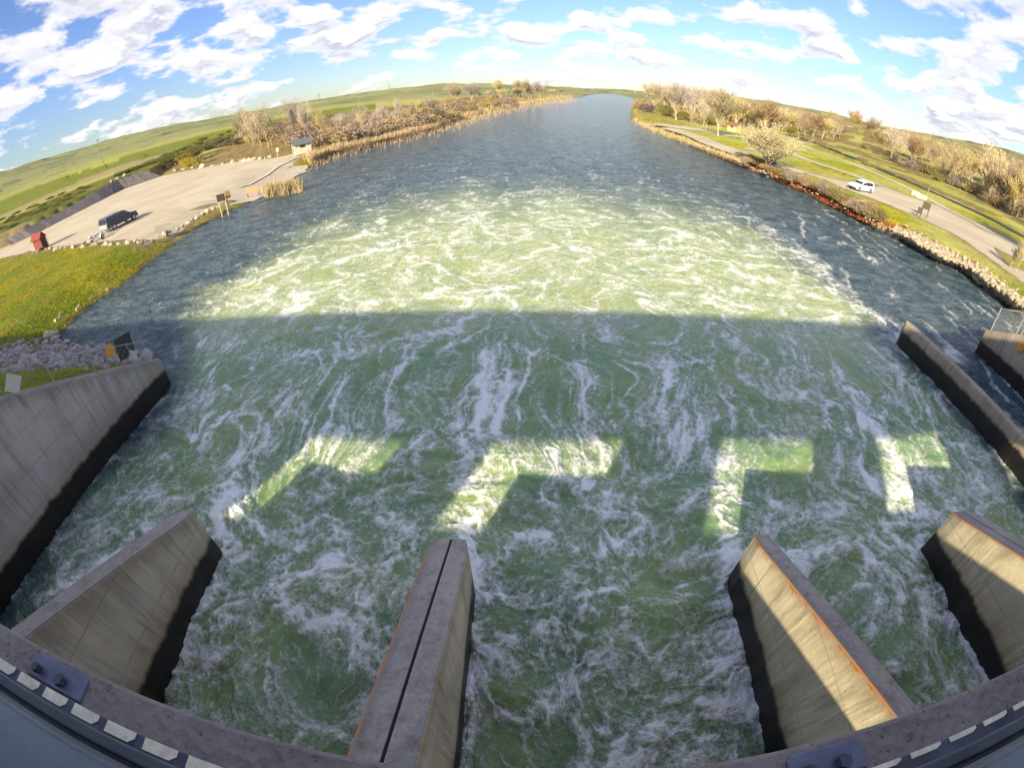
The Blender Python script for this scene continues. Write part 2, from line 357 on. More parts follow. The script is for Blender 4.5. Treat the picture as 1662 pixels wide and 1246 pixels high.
green = MIX(t, ATT(t, 'hue'), (.165, .285, .135, 1), (.320, .370, .085, 1))  # yellower end carries the sunlight painted into the water colour
mpr = N(t, 'ShaderNodeMapping'); link(t, pos, mpr.inputs[0]); mpr.inputs['Scale'].default_value = (.55, .9, 1)
river_c = MIX(t, MR(t, NOISE(t, mpr.outputs[0], .8, 7, .68, .4), .38, .62), (.034, .070, .098, 1), (.105, .150, .185, 1))
body = MIX(t, aer, river_c, green)
col = MIX(t, fac, body, (.86, .88, .88, 1))
link(t, col, b.inputs['Base Color'])
link(t, MA(t, 'MULTIPLY', aer, MR(t, fac, 0, .7, .75, .25)), b.inputs['Subsurface Weight'])
b.inputs['Subsurface Radius'].default_value = (.8, 1.0, .35); b.inputs['Subsurface Scale'].default_value = .9; b.inputs['Subsurface Anisotropy'].default_value = .3
link(t, MR(t, fac, 0, .5, .12, .7), b.inputs['Roughness']); b.inputs['IOR'].default_value = 1.33
link(t, MR(t, fac, 0, .5, .5, .1), b.inputs['Specular IOR Level'])
mpw = N(t, 'ShaderNodeMapping'); link(t, pos, mpw.inputs[0]); mpw.inputs['Scale'].default_value = (1.0, 1.7, 1); mpw.inputs['Rotation'].default_value = (0, 0, .15)
r1 = NOISE(t, mpw.outputs[0], 1.3, 6, .66, .25); r2 = NOISE(t, pos, 6, 5, .65)
hgt = MA(t, 'ADD', MA(t, 'MULTIPLY', r1, MR(t, aer, 0, 1, .85, .12)), MA(t, 'ADD', MA(t, 'MULTIPLY', r2, .035), MA(t, 'MULTIPLY', fac, .05)))
bp = N(t, 'ShaderNodeBump'); bp.inputs['Strength'].default_value = 1.0; bp.inputs['Distance'].default_value = .7
link(t, hgt, bp.inputs['Height']); link(t, bp.outputs[0], b.inputs['Normal'])
wo = grid_object('river', WX, WY, WH, m_water, {'foam_and_sunlight': WF, 'aerated': WZ, 'hue': WC})
tag(wo, kind='structure')

# ------------------------------------------------------------------ lots, roads (ground plans)
ZL = 1.2
LOT = L([(-40, 428), (0, 420), (50, 408.5), (95, 402), (140, 395), (185, 391.6), (235, 391)], ZL)+L([(253, 390), (280, 380), (310.6, 355), (356, 335), (366, 327), (391, 320), (408, 318.5)], .65)+L([(424, 309), (441, 298)], .9)+L([(449, 297.5), (470, 287), (497.6, 272.2), (508, 267)], .5)+L([(497, 266), (470, 268), (449.5, 274.5), (487, 254.5), (503, 250), (477, 250), (442, 257.7), (401.5, 261.5), (361, 266.6), (326, 273), (298, 279), (263, 286), (202, 307), (135, 341), (59, 380), (39, 379), (0, 398), (-40, 412)], ZL)
RLOT = L([(1307, 282), (1342, 293.5), (1371.7, 307), (1414, 322), (1446, 334), (1477, 346.7), (1506.5, 360), (1544.7, 378), (1567, 391.7), (1596, 412), (1629.5, 437), (1662, 460), (1720, 505), (1760, 505), (1700, 455), (1633, 430), (1612, 401), (1650, 420), (1720, 450), (1700, 425), (1657, 399), (1601, 370), (1535.7, 338.5), (1500, 327.5), (1466, 315.5), (1430, 301.5), (1417, 305.5), (1393, 299.5), (1342, 289), (1307, 279)], ZL)
def ribbon(pts, w, z, name, mat, follow=None):
    c = [at(x, y, z) for x, y in pts]; v = []; f = []
    q = [c[0]]
    for a, b_ in zip(c[:-1], c[1:]):
        k = max(1, int(np.linalg.norm(b_-a)/6))
        q += [a+(b_-a)*i/k for i in range(1, k+1)]
    for i, p in enumerate(q):
        d = q[min(i+1, len(q)-1)]-q[max(i-1, 0)]; d /= np.linalg.norm(d)
        ww = w*(1+.12*math.sin(i*1.7)+.08*math.sin(i*.6))
        n = np.array([-d[1], d[0], 0])*ww/2
        if follow: p = np.array([p[0], p[1], follow(p[0], p[1])+.05])
        v += [p+n, p-n]
    f = [(2*i, 2*i+1, 2*i+3, 2*i+2) for i in range(len(q)-1)]
    return tag(MB().add(v, f).build(name, mat), kind='structure')
UPPER = [(1250, 214), (1291, 229.5), (1318.6, 243), (1342, 251), (1387, 267), (1455, 296), (1500, 318.5), (1535.7, 338.5), (1575, 358), (1612, 379)]
LOWER = [(1214, 243), (1260, 241.5), (1303, 257), (1342, 270), (1385, 284), (1430, 301.5)]
SHORE_TRACK = [(1086, 208), (1125, 220), (1156, 233), (1188.6, 245), (1214, 255), (1252.6, 266), (1307, 281)]
LOOP = [(1059, 201), (1100, 206.5), (1140, 211), (1165, 215), (1185, 219), (1204, 224)]
CANAL = [(1278, 216), (1288, 220.5), (1354, 244), (1410, 268), (1455, 286.5), (1511, 311), (1556, 331), (1601, 351.5), (1652, 379), (1720, 415)]
BAND = L([(1030, 150.5), (1000, 150.3)], 0)
EMB_B = [(20, 398), (59, 380), (135, 341), (202, 307), (263, 286)]
EMB_T = [(5, 391), (39, 372), (108, 339), (190, 290.6), (236, 276.5)]
# ------------------------------------------------------------------ terrain
TX, TY, TR = angular_grid(-116, 116, .2, 40.0, 88.9, .11, np.concatenate([np.geomspace(470, 1500, 160), np.geomspace(1520, 9000, 40)]), 8.8)
ins = inside(TX, TY, WATER_POLY)
sd = segdist(TX, TY, WATER_POLY, True); sd = np.where(ins, -sd, sd)
steep = np.where((TX > 20) & (TY < 110), 3.2, np.where((TX < 0) & (TY > 50) & (TY < 75), 9.0, 5.5))
h = np.where(sd > 0, ZL*sst(sd, -.6, steep), -1.6*sst(-sd, 0, 2)-.05*(sd < 0))
# fills behind the training walls
lf = np.clip(7.25-.472*TY, 0, 8.6); hl = ((TX < -16.2) & (TY < 14))
h = np.where(hl, np.where(sd > 0, np.minimum(np.maximum(h, lf-.0*TX), lf*sst(sd, -.5, 3.5)+ZL*.3), h), h)
hl2 = (TX < -16.2) & (TX > -22) & (TY < 13.2); h = np.where(hl2, np.clip(7.3-.472*TY, .9, 9), h)
hr = (TX > 27.0) & (TY < 16.9); h = np.where(hr, np.clip(1.45+.48*(16.9-TY), 1, 8.7), h)
def lot_height(q, y):
    k = sst(y, 46, 52); return ZL*sst(q, -.6, 5.5)*(1-k)+k*ZL*sst(q, -.6, 9.0)
inlot = inside(TX, TY, LOT); inr = inside(TX, TY, RLOT)
dl = segdist(TX, TY, LOT, True); dr = segdist(TX, TY, RLOT, True)
az = np.degrees(np.arctan2(TX, TY))
micro = .10*fbm(TX*.35, TY*.35, 4, 61)+.10*fbm(TX*.08, TY*.08, 3, 62)+.06
onland = sst(sd, .5, 5)
h += micro*onland*np.where(inlot | inr, 0, 1)
h = np.where(inlot & (dl > .3), np.minimum(h, lot_height(sd, TY)-.10), h); h = np.where(inr & (dr > .5), np.minimum(h, ZL-.12), h)
# raised field beyond the left lot
EB = [tuple(at(x, y, ZL)[:2]) for x, y in EMB_B]
ET = []
for (bx, by), (tx, ty) in zip(EB, EMB_T):
    r = math.hypot(bx, by)+4.5; d = ray(tx, ty); k = r/math.hypot(d[0], d[1]); ET.append((d[0]*k, d[1]*k, CAM_H+d[2]*k))
field = [(-400, 30)]+[(-125, 40)]+[(p[0], p[1]) for p in ET]+[(-135, 160), (-180, 260), (-500, 260)]
fi = inside(TX, TY, field); fdist = segdist(TX, TY, [(p[0], p[1]) for p in ET])
h = np.where(fi, np.maximum(h, ZL+2.2*sst(fdist, -1.5, 1.5)*(1-sst(fdist, 60, 160)*.4)), h)
# far rolling hills
Rd = TR
ridge_az = [-116, -75, -60, -49, -34, -22, -11, 0, 6, 12, 20, 30, 40, 46, 53, 60, 80, 116]
ridge_el = [2.6, 2.6, 2.35, 1.75, .75, .62, .62, .3, .12, .25, .5, .75, 1.0, 1.7, 2.5, 2.9, 3.0, 3.0]
rel = np.interp(az, ridge_az, ridge_el)
ridge = 9+1000*np.tan(np.radians(rel))+10*fbm(TX*.004, TY*.004, 4, 63)+3.0*fbm(TX*.02, TY*.02, 3, 64)
up = sst(Rd, 260, 1000)*sst(sd, 30, 220)
h = h*(1-up)+np.maximum(ridge, 2)*up*np.clip(1+(Rd-1000)/5000*0, 0, 1)
h += up*4*np.abs(fbm(TX*.008, TY*.008, 3, 65))
rh = sst(az, 28, 40)*sst(Rd, 230, 420)*(1-up)*9*(1+.5*fbm(TX*.02, TY*.02, 3, 66)); h += np.where(sd > 25, rh, 0)
# ---- ground colours of the ground covers themselves
def C(*c): return np.array(c)
n1 = fbm(TX*.06, TY*.06, 4, 71); n2 = fbm(TX*.5, TY*.5, 4, 72); n3 = fbm(TX*.012, TY*.012, 4, 73); n4 = fbm(TX*1.7, TY*1.7, 3, 74)
def blend(a, b_, f): return a*(1-f[..., None])+b_*f[..., None]
lush = blend(C(.215, .225, .010)+0*TX[..., None], C(.33, .27, .018)+0*TX[..., None], sst(n2+.5*n1, -.25, .35))
lush = blend(lush, C(.13, .19, .014), sst(fbm(TX*.12, TY*.12, 4, 69), -.15, .3)*.75); lush = blend(lush, C(.115, .155, .012), sst(n4+.6*n2, .0, .5)*.8); lush = blend(lush, C(.30, .215, .05), sst(fbm(TX*.22, TY*.22, 4, 79), .12, .45)*.7); lush = blend(lush, C(.09, .10, .02), sst(fbm(TX*.7, TY*.7, 4, 70), .38, .5))
tan = blend(C(.30, .215, .095)+0*TX[..., None], C(.20, .155, .060)+0*TX[..., None], sst(n2, -.3, .4))
past = blend(C(.36, .37, .085)+0*TX[..., None], C(.42, .38, .14)+0*TX[..., None], sst(n3+.4*n1, -.3, .4))
hillc = blend(C(.26, .275, .13)+0*TX[..., None], C(.19, .205, .10)+0*TX[..., None], sst(fbm(TX*.011, TY*.011, 4, 75), -.15, .35))
colr = past.copy()
# left: near bank lawn, brush land, field bands
nearleft = (TX < 0) & (TY < 60); colr = np.where(nearleft[..., None], lush, colr)
brush = ((TX < 5) & (TY > 62) & (sd < 95)); colr = np.where(brush[..., None], blend(tan, past, sst(n1, .05, .5)*.7), colr)
island = inside(TX, TY, L([(440, 268), (487, 254), (500, 246), (530, 245), (560, 243), (545, 250), (520, 262), (497, 270), (452, 274)], ZL)); colr = np.where(island[..., None], lush, colr)
fieldc = blend(C(.175, .165, .035)+0*TX[..., None], C(.095, .125, .020)+0*TX[..., None], sst(n2+n1, -.2, .5))
left = (az < -18) & ~nearleft | fi
d2 = fdist
colr = np.where((fi & (d2 < 60))[..., None], fieldc, colr)
Rb = Rd+30*fbm(TX*.01, TY*.01, 4, 68); bandA = left & (Rb > 235) & (Rb < 320); colr = np.where(bandA[..., None], C(.33, .27, .14)+.03*n1[..., None], colr)
bandB = left & (Rb >= 320) & (Rb < 440); colr = np.where(bandB[..., None], C(.17, .20, .03)+.02*n1[..., None], colr)
hillc = blend(hillc, C(.10, .12, .05), sst(fbm(TX*.035, TY*.035, 3, 67), .30, .42)); hillr = blend(C(.30, .27, .13)+0*TX[..., None], C(.17, .165, .075)+0*TX[..., None], sst(fbm(TX*.02, TY*.02, 4, 77), -.1, .3)); hillr = blend(hillr, C(.07, .075, .035), sst(fbm(TX*.05, TY*.05, 3, 78), .22, .34)); hillc = blend(hillc, hillr, sst(az, 20, 45))
far = sst(Rd, 430, 560); colr = blend(colr, hillc, far)
# right bank
rt = (TX > 20) & (TY < 330) & (sd < 75) & (Rd < 330); colr = np.where(rt[..., None], blend(blend(past*1.2, lush*1.45, sst(n1, -.3, .2)), tan*1.25, sst(n3+n2*.5, .1, .5)*.8), colr)
rw = (TX > 20) & (sd >= 60) & (Rd < 520); colr = np.where((rw & (fbm(TX*.05, TY*.05, 3, 76) > -.1))[..., None], tan*.95, colr)
# bare earth at the waterline
we = (1-sst(np.abs(sd-.2)+.5*n2, .1, np.where(TX < 0, .8, 1.6))); colr = blend(colr, C(.20, .135, .05), np.where(sd > -2, we, 0)*.85)
redm = (TX > 30) & (TY > 33) & (TY < 78) & (sd < 2.2); colr = np.where(redm[..., None], blend(C(.26, .085, .030)+0*TX[..., None], tan, sst(n2, 0, .4)), colr)
shoul = sst(np.minimum(np.where(inr, 0, dr), np.where(inlot, 0, dl)), .2, 2.2+0*dl); colr = blend(C(.30, .235, .13)+0*TX[..., None], colr, np.clip(shoul+.5*n2, .15, 1))
hide = sd < 0; colr = np.where(hide[..., None], C(.09, .075, .04), colr)
m_ground, t, b = mat_new('ground_cover')
tn = N(t, 'ShaderNodeAttribute', attribute_name='tint'); pos = N(t, 'ShaderNodeNewGeometry').outputs['Position']
f1 = NOISE(t, pos, 3.2, 7, .72); f2 = NOISE(t, pos, .5, 5, .6)
mul = MA(t, 'ADD', MR(t, f1, .3, .7, .55, 1.45, False), MR(t, f2, .3, .7, -.18, .18, False))
cc = N(t, 'ShaderNodeCombineColor')
for i in range(3): link(t, mul, cc.inputs[i])
cg = MIX(t, 1.0, tn.outputs['Color'], cc.outputs[0], 'MULTIPLY')
cg = MIX(t, MR(t, NOISE(t, pos, 1.3, 6, .7), .60, .75, 0, .55), cg, (.30, .24, .10, 1))
link(t, cg, b.inputs['Base Color']); b.inputs['Roughness'].default_value = .95; b.inputs['Specular IOR Level'].default_value = .1
bp = N(t, 'ShaderNodeBump'); bp.inputs['Distance'].default_value = .30; bp.inputs['Strength'].default_value = .9
link(t, f1, bp.inputs['Height']); link(t, bp.outputs[0], b.inputs['Normal'])
cell = (sd[:-1, :-1] > -4) | (sd[1:, 1:] > -4)
wl = (TX > -16.3) & (TX < 27.1) & (TY < 16.5); cell &= ~(wl[:-1, :-1] | wl[1:, 1:] | wl[1:, :-1] | wl[:-1, 1:])
gnd = tag(grid_object('ground', TX, TY, h, m_ground, colour=np.clip(colr, .004, .9), keep=cell), kind='structure')
def ground_z(x, y):
    x = np.array([x], float); y = np.array([y], float)
    r = math.hypot(x[0], y[0]); a = math.degrees(math.atan2(x[0], y[0]))
    i = int(np.argmin(np.abs(TR[:, 0]-r))); j = int(np.clip(round((a+116)/.2), 0, TX.shape[1]-1))
    return float(h[i, j])
def on_ground(px, py, z=ZL):
    p = at(px, py, z)
    for _ in range(4):
        z = ground_z(p[0], p[1]); z = min(max(z, .0), 8.5); q = at(px, py, z)
        p = q
    return p
bed = MB().add([(-9000, -9000, -3), (9000, -9000, -3), (9000, 9000, -3), (-9000, 9000, -3)], [(0, 1, 2, 3)]).build('river_bed', simple('bed', (.06, .06, .04), .9))
tag(bed, kind='structure')
# gravel, tracks, canal
m_gravel, t, b = mat_new('gravel'); pos = N(t, 'ShaderNodeNewGeometry').outputs['Position']
a1 = NOISE(t, pos, .12, 5, .6, .8); a2 = NOISE(t, pos, 9, 5, .75)
mpg = N(t, 'ShaderNodeMapping'); link(t, pos, mpg.inputs[0]); mpg.inputs['Scale'].default_value = (.25, .03, 1); mpg.inputs['Rotation'].default_value = (0, 0, .25)
a3 = NOISE(t, mpg.outputs[0], 3.0, 5, .6)
cg = MIX(t, MR(t, a1, .35, .65), (.43, .36, .265, 1), (.51, .44, .34, 1)); cg = MIX(t, MR(t, a3, .48, .66, 0, .38), cg, (.58, .51, .40, 1))
cg = MIX(t, MR(t, a2, .5, .8, 0, .5), cg, (.32, .26, .19, 1)); cg = MIX(t, MR(t, NOISE(t, pos, .35, 6, .7), .55, .72, 0, .6), cg, (.34, .285, .21, 1)); link(t, cg, b.inputs['Base Color']); b.inputs['Roughness'].default_value = .95
bp = N(t, 'ShaderNodeBump'); bp.inputs['Distance'].default_value = .03; link(t, a2, bp.inputs['Height']); link(t, bp.outputs[0], b.inputs['Normal'])
def sheet(name, pts, zf, mat):
    import bmesh
    bm = bmesh.new(); vs = [bm.verts.new((p[0], p[1], zf(p[0], p[1]))) for p in pts]; fc = bm.faces.new(vs)
    bmesh.ops.triangulate(bm, faces=[fc])
    for _ in range(5):
        le = [e for e in bm.edges if e.calc_length() > 5]
        if not le: break
        bmesh.ops.subdivide_edges(bm, edges=le, cuts=1); bmesh.ops.triangulate(bm, faces=[q for q in bm.faces if len(q.verts) > 3])
    for v_ in bm.verts: v_.co.z = zf(v_.co.x, v_.co.y)
    bm.normal_update()
    if sum(f_.normal.z for f_ in bm.faces) < 0: bmesh.ops.reverse_faces(bm, faces=bm.faces)
    me = bpy.data.meshes.new(name); bm.to_mesh(me); bm.free()
    return tag(link_mesh(name, me, mat), kind='structure')
def rough_edge(pts, amp, step=1.2, seed=1):
    q = []
    for i in range(len(pts)):
        a = np.array(pts[i]); b_ = np.array(pts[(i+1) % len(pts)]); n = b_-a; Ls = np.linalg.norm(n); k = max(1, int(Ls/step)); n = np.array([-n[1], n[0]])/max(Ls, 1e-6)
        for j in range(k):
            p = a+(b_-a)*j/k; q.append(tuple(p+n*amp*float(fbm(np.array([p[0]*.45]), np.array([p[1]*.45]), 3, seed)[0])))
    return q
def lotz(x, y):
    i = inside(np.array([x]), np.array([y]), WATER_POLY)[0]; q = float(segdist(np.array([x]), np.array([y]), WATER_POLY, True)[0])
    return lot_height(-q if i else q, y)+.03
sheet('gravel_lot', rough_edge(LOT, .9), lotz, m_gravel)
sheet('gravel_road', rough_edge(RLOT, .7, seed=2), lambda x, y: ZL+.03, m_gravel)
ribbon(UPPER, 2.6, ZL+.12, 'path', m_gravel); ribbon(LOWER, 3.2, ZL+.14, 'path', m_gravel)
ribbon(SHORE_TRACK, 5.0, ZL+.13, 'path', m_gravel); ribbon(LOOP, 9.0, ZL+.15, 'path', m_gravel)
ribbon([(386, 300), (401.5, 294), (430, 279), (449, 268), (480, 254)], .7, ZL+.06, 'kerb', simple('kerb_concrete', (.56, .50, .40), .9, scale=2), lotz)
m_canal, t, b = mat_new('canal_water'); b.inputs['Base Color'].default_value = (.045, .042, .055, 1); b.inputs['Roughness'].default_value = .7; b.inputs['Specular IOR Level'].default_value = .15
ribbon(CANAL, 4.6, ZL+.10, 'canal_water', m_canal)

# ------------------------------------------------------------------ the dam
DX0, DX1 = -75.0, 60.0
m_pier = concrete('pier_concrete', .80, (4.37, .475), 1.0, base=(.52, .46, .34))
m_top = concrete('coping_concrete', 0, None, lift=0, base=(.28, .255, .25), streak=.9)
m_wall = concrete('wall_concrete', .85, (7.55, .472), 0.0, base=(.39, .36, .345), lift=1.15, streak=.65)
m_div = concrete('divider_concrete', .85, None, lift=0, base=(.36, .31, .25))
m_deck = concrete('deck_concrete', 0, None, lift=0, base=(.19, .155, .145), streak=.4)
m_deck2, t, b = mat_new('deck_top'); pos = N(t, 'ShaderNodeNewGeometry').outputs['Position']
d1 = NOISE(t, pos, 2.2, 5, .65); d2_ = NOISE(t, pos, 28, 4, .75); vo = N(t, 'ShaderNodeTexVoronoi'); vo.inputs['Scale'].default_value = 26; link(t, pos, vo.inputs[0])
cg = MIX(t, MR(t, d1, .3, .7), (.225, .185, .18, 1), (.31, .265, .255, 1)); cg = MIX(t, MR(t, d2_, .55, .75, 0, .75), cg, (.07, .055, .055, 1))
cg = MIX(t, MR(t, vo.outputs[0], .06, .16, .8, 0), cg, (.05, .04, .045, 1)); link(t, cg, b.inputs['Base Color']); b.inputs['Roughness'].default_value = .9
bp = N(t, 'ShaderNodeBump'); bp.inputs['Distance'].default_value = .008; link(t, MA(t, 'ADD', d2_, vo.outputs[0]), bp.inputs['Height']); link(t, bp.outputs[0], b.inputs['Normal'])
def slope(c): return lambda x, y: (c-.475*y) if y > -.45 else 7.8
m_pier0 = concrete('pier_concrete_plain', .80, (4.37, .475), 0.0, base=(.40, .355, .29))
m_rust, t, b = mat_new('rusty_edge'); pos = N(t, 'ShaderNodeNewGeometry').outputs['Position']
link(t, MIX(t, MR(t, NOISE(t, pos, 2.6, 8, .8), .42, .62), (.27, .22, .18, 1), (.50, .17, .03, 1)), b.inputs['Base Color']); b.inputs['Roughness'].default_value = .9
def pier(x0, x1, label, c=4.37, joint=False, y1=5.35, taper=.10, mat=None):
    m_pier_ = mat or m_pier
    root = empty('spillway_pier', ((x0+x1)/2, 0, 0)); tag(root, label, 'pier', 'concrete piers between the spillway bays')
    X = (x0+x1)/2; a, b_ = x0-X, x1-X
    plan = [(a, -.4), (b_, -.4), (b_, y1-.45), (b_-taper, y1), (a+taper, y1), (a, y1-.45)]
    s = slope(c)
    MB().prism(plan, -2.5, lambda x, y: s(x, y)-.012).build('pier_body', m_pier_, root, bevel=.03)
    MB().box(a, b_, -5.4, -.4, -2.5, 7.79).build('pier_shaft', m_pier, root)
    e = .02
    if joint:
        for u, v in ((a+e, -.025), (.025, b_-e)):
            pl = [(u, -.38), (v, -.38), (v, y1-.45), (v-(taper if v > .1 else 0), y1-e), (u+(taper if u < -.1 else 0), y1-e), (u, y1-.45)]
            MB().prism(pl, lambda x, y: s(x, y)-.011, lambda x, y: s(x, y)+.022).build('coping', m_top, root, bevel=.01)
        MB().prism([(-.022, -.37), (.022, -.37), (.022, y1-.03), (-.022, y1-.03)], lambda x, y: s(x, y)-.011, lambda x, y: s(x, y)+.004).build('joint_filler', simple('joint_tar', (.012, .012, .012), .9), root)
    else:
        pl = [(a+e, -.38), (b_-e, -.38), (b_-e, y1-.45), (b_-taper-e, y1-e), (a+taper+e, y1-e), (a+e, y1-.45)]
        MB().prism(pl, lambda x, y: s(x, y)-.011, lambda x, y: s(x, y)+.022).build('coping', m_top, root, bevel=.01)
    if mat is None:
        MB().prism([(a-.012, -.38), (a+.035, -.38), (a+.035, y1-.45), (a-.012, y1-.45)], lambda x, y: s(x, y)-.03, lambda x, y: s(x, y)+.027).build('edge_angle', m_rust, root)
        MB().prism([(a-.012, y1-.449), (a+.035, y1-.449), (a+taper+.035, y1), (a+taper-.012, y1)], lambda x, y: s(x, y)-.03, lambda x, y: s(x, y)+.027).build('edge_angle', m_rust, root)
    return root
pier(-8.88, -8.34, 'concrete pier with a plain narrow top, nearest the left retaining wall', mat=m_pier0)
pier(-2.03, -1.20, 'concrete pier whose purplish top has a dark joint down its middle', joint=True, y1=5.40)
pier(5.04, 5.47, 'narrow sunlit concrete pier with an orange rust edge, right of the jointed pier')
pier(11.93, 12.9, 'wide sunlit concrete pier with rust stains, cut off by the right edge', c=4.20, joint=True)
m_gate = simple('gate_steel', (.05, .05, .05), .6)
for x0, x1, lab in ((-16.0, -8.9, 'leftmost'), (-8.32, -2.05, 'second'), (-1.18, 5.02, 'third'), (5.49, 11.91, 'fourth'), (12.92, 19.7, 'rightmost')):
    g = MB().box(x0, x1, -5.2, -4.95, -2.4, 5.92)
    for k in range(6): g.box(x0, x1, -4.95, -4.83, -1+k*1.15, -.9+k*1.15)
    g.box(x1-{'leftmost': 1.7, 'second': 1.6, 'third': 1.15}.get(lab, 1.1), x1, -5.2, -4.95, 5.92, 7.79)  # added column, narrows the opening to trim the sun patch
    g.box(x0, x0+{'leftmost': 1.6, 'second': .1}.get(lab, .4), -5.2, -4.95, 5.92, 7.79)  # left column, likewise added to cut the beam of sunlight
    tag(g.build('spillway_gate', m_gate), lab+' steel gate under the deck, closing one spillway bay, with added sides trimming the sunlight', 'gate', 'steel gates under the dam deck')
# deck
dk = empty('dam_deck', (0, 0, 0)); tag(dk, 'long concrete dam deck with a speckled purplish top, along the bottom of the photo', 'dam')
MB().box(DX0, DX1, -5.3, .095, 7.8, 8.685).build('deck_slab', m_deck, dk)
MB().box(DX0, DX1, -1.2, .118, 8.5, 8.70).build('curb', m_deck2, dk, bevel=.012)
MB().box(DX0, DX1, -1.5, -1.2, 8.45, 10.22).build('shadow_wall', m_deck, dk)  # unseen wall behind the camera, added to cast the long shadow on the water
MB().box(DX0, -15.95, -5.29, -1.0, -2, 7.79).build('abutment', m_deck, dk)
MB().box(19.9, DX1, -5.3, -1.0, -2, 7.8).build('abutment', m_deck, dk)
# left training wall
lw = empty('retaining_wall', (-16, 0, 0)); tag(lw, 'tall stained concrete retaining wall sloping down to the river at the left edge', 'wall')
ls = lambda x, y: 7.55-.472*y
MB().prism([(-.45, -1), (0, -1), (0, 12.6), (-.05, 13.0), (-.22, 13.15), (-.45, 13.15)], -2.5, ls).build('wall_face', m_wall, lw, bevel=.05, seg=3)
MB().prism([(-.44, -1), (-.10, -1), (-.10, 12.5), (-.44, 12.5)], lambda x, y: ls(x, y)-.01, lambda x, y: ls(x, y)+.025).build('coping', m_top, lw)
dw = empty('divider_wall', (19.8, 0, 0)); tag(dw, 'low concrete divider wall with a dark wet foot, standing in the river at the right', 'wall')
MB().prism([(0, -1), (.42, -1), (.42, 17.0), (.30, 17.4), (.12, 17.4), (0, 17.2)], -2.5, 1.42).build('wall_face', m_div, dw, bevel=.06, seg=3)
rw_ = empty('retaining_wall', (26.8, 0, 0)); tag(rw_, 'concrete wall with a mesh fence on top at the right edge', 'wall')
MB().prism([(0, -1), (.4, -1), (.4, 17.0), (0, 17.0)], -2.5, lambda x, y: 1.6+.48*(17.0-y)).build('wall_face', m_div, rw_, bevel=.04)
# ------------------------------------------------------------------ things along the deck edge
m_galv = simple('galvanised_steel', (.10, .12, .15), .5, .3, .35, 4, .004)
m_blue = simple('blue_grey_steel', (.075, .085, .13), .5, .3, .45, 7, .004)
m_cream = simple('cream_sun_patch', (.86, .81, .62), .5, 0, .22, 30)  # pale colour in place of sunlight on the deck edge
gr = empty('guard_rail', (0, 0, 8.7)); tag(gr, 'blue grey steel guard rail with sunlit patches painted on in cream, lying along the dam deck edge', 'guard rail')
MB().box(-9, 9, -.118, -.0005, 0, .045).build('base_channel', m_blue, gr, bevel=.004)
MB().box(-9, 9, -.085, -.045, .045, .075).build('channel_rib', m_galv, gr, bevel=.006)
b_ = MB()
prof = [(-.40, .50), (-.30, .56), (-.20, .585), (-.12, .575), (-.073, .545), (-.064, .50), (-.09, .46), (-.16, .45), (-.40, .40)]
n_ = len(prof)
b_.add([(-9, y, z) for y, z in prof]+[(9, y, z) for y, z in prof], [(i, (i+1) % n_, n_+(i+1) % n_, n_+i) for i in range(n_)]+[tuple(range(n_)), tuple(range(n_, 2*n_))[::-1]])
b_.build('beam', m_galv, gr, smooth=False, bevel=.01)
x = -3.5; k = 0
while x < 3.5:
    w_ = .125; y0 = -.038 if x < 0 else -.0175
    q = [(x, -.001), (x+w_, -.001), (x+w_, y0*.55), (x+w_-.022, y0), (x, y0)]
    MB().prism(q, .046, .049).build('sun_patch', m_cream, gr); x += .1635  # thin cream strip painted as a patch of sunlight
for i in range(-5, 6): MB().box(i*1.7-.04, i*1.7+.04, -.33, -.27, .0, .47).build('post', m_galv, gr)
def anchor(x0, x1, lab):
    r = empty('anchor_plate', ((x0+x1)/2, .05, 8.70)); tag(r, lab, 'steel plate', 'steel anchor plates bolted to the deck edge')
    w = (x1-x0)/2; q = [(-w, -.045)]+[(w-.03+.03*math.sin(a), .015+.03*math.cos(a)) if False else (w-.02, .045) for a in (0,)]+[(w, .025), (w, -.045)]+[]
    MB().prism([(-w, -.045), (w, -.045), (w, .028), (w-.02, .047), (-w+.02, .047), (-w, .03)], .001, .014).build('plate', simple('plate_steel', (.14, .155, .24), .5, .3, .3, 9), r, bevel=.005)
    MB().tube((w*.3, -.01, .02), (w*.3, -.01, .045), .022, n=6).build('bolt', m_blue, r); MB().tube((-w*.6, -.01, .02), (-w*.6, -.01, .045), .018, n=6).build('bolt', m_blue, r)
anchor(-1.72, -1.40, 'steel anchor plate on the deck edge above the leftmost pier')
anchor(.70, .95, 'steel anchor plate on the deck edge at the foot of the narrow rusty pier')
# wall fences and signs
m_wire = simple('fence_wire', (.38, .40, .42), .5, .4)
def mesh_panel(pts_lo, pts_hi, mb, step=.16, r=.004):
    a0, a1 = np.array(pts_lo), np.array(pts_hi); Ls = np.linalg.norm(a0[1]-a0[0]); hgt_ = np.linalg.norm(a1[0]-a0[0]); n = int(Ls/step)
    P_ = lambda u, v: (a0[0]+(a0[1]-a0[0])*u)*(1-v)+(a1[0]+(a1[1]-a1[0])*u)*v
    k = hgt_/Ls
    for i in range(-int(n*k)-1, n+1):
        u0 = i/n; u1 = u0+k; v0 = 0; v1 = 1
        for sgn in (0, 1):
            A_, B_, va_, vb_ = u0, u1, 0., 1.
            if A_ < 0: va_ = -A_/k; A_ = 0
            if B_ > 1: vb_ = 1-(B_-1)/k; B_ = 1
            if vb_ <= va_: continue
            mb.tube(P_(A_, va_ if not sgn else 1-va_), P_(B_, vb_ if not sgn else 1-vb_), r, n=3, cap=False)
fn = empty('wire_fence', (-16.2, 0, 0)); tag(fn, 'thin wire fence with slim grey posts on the left retaining wall', 'fence')
ys = [0.5, 2.4, 4.3, 6.2, 8.1, 9.9, 11.8, 12.95]
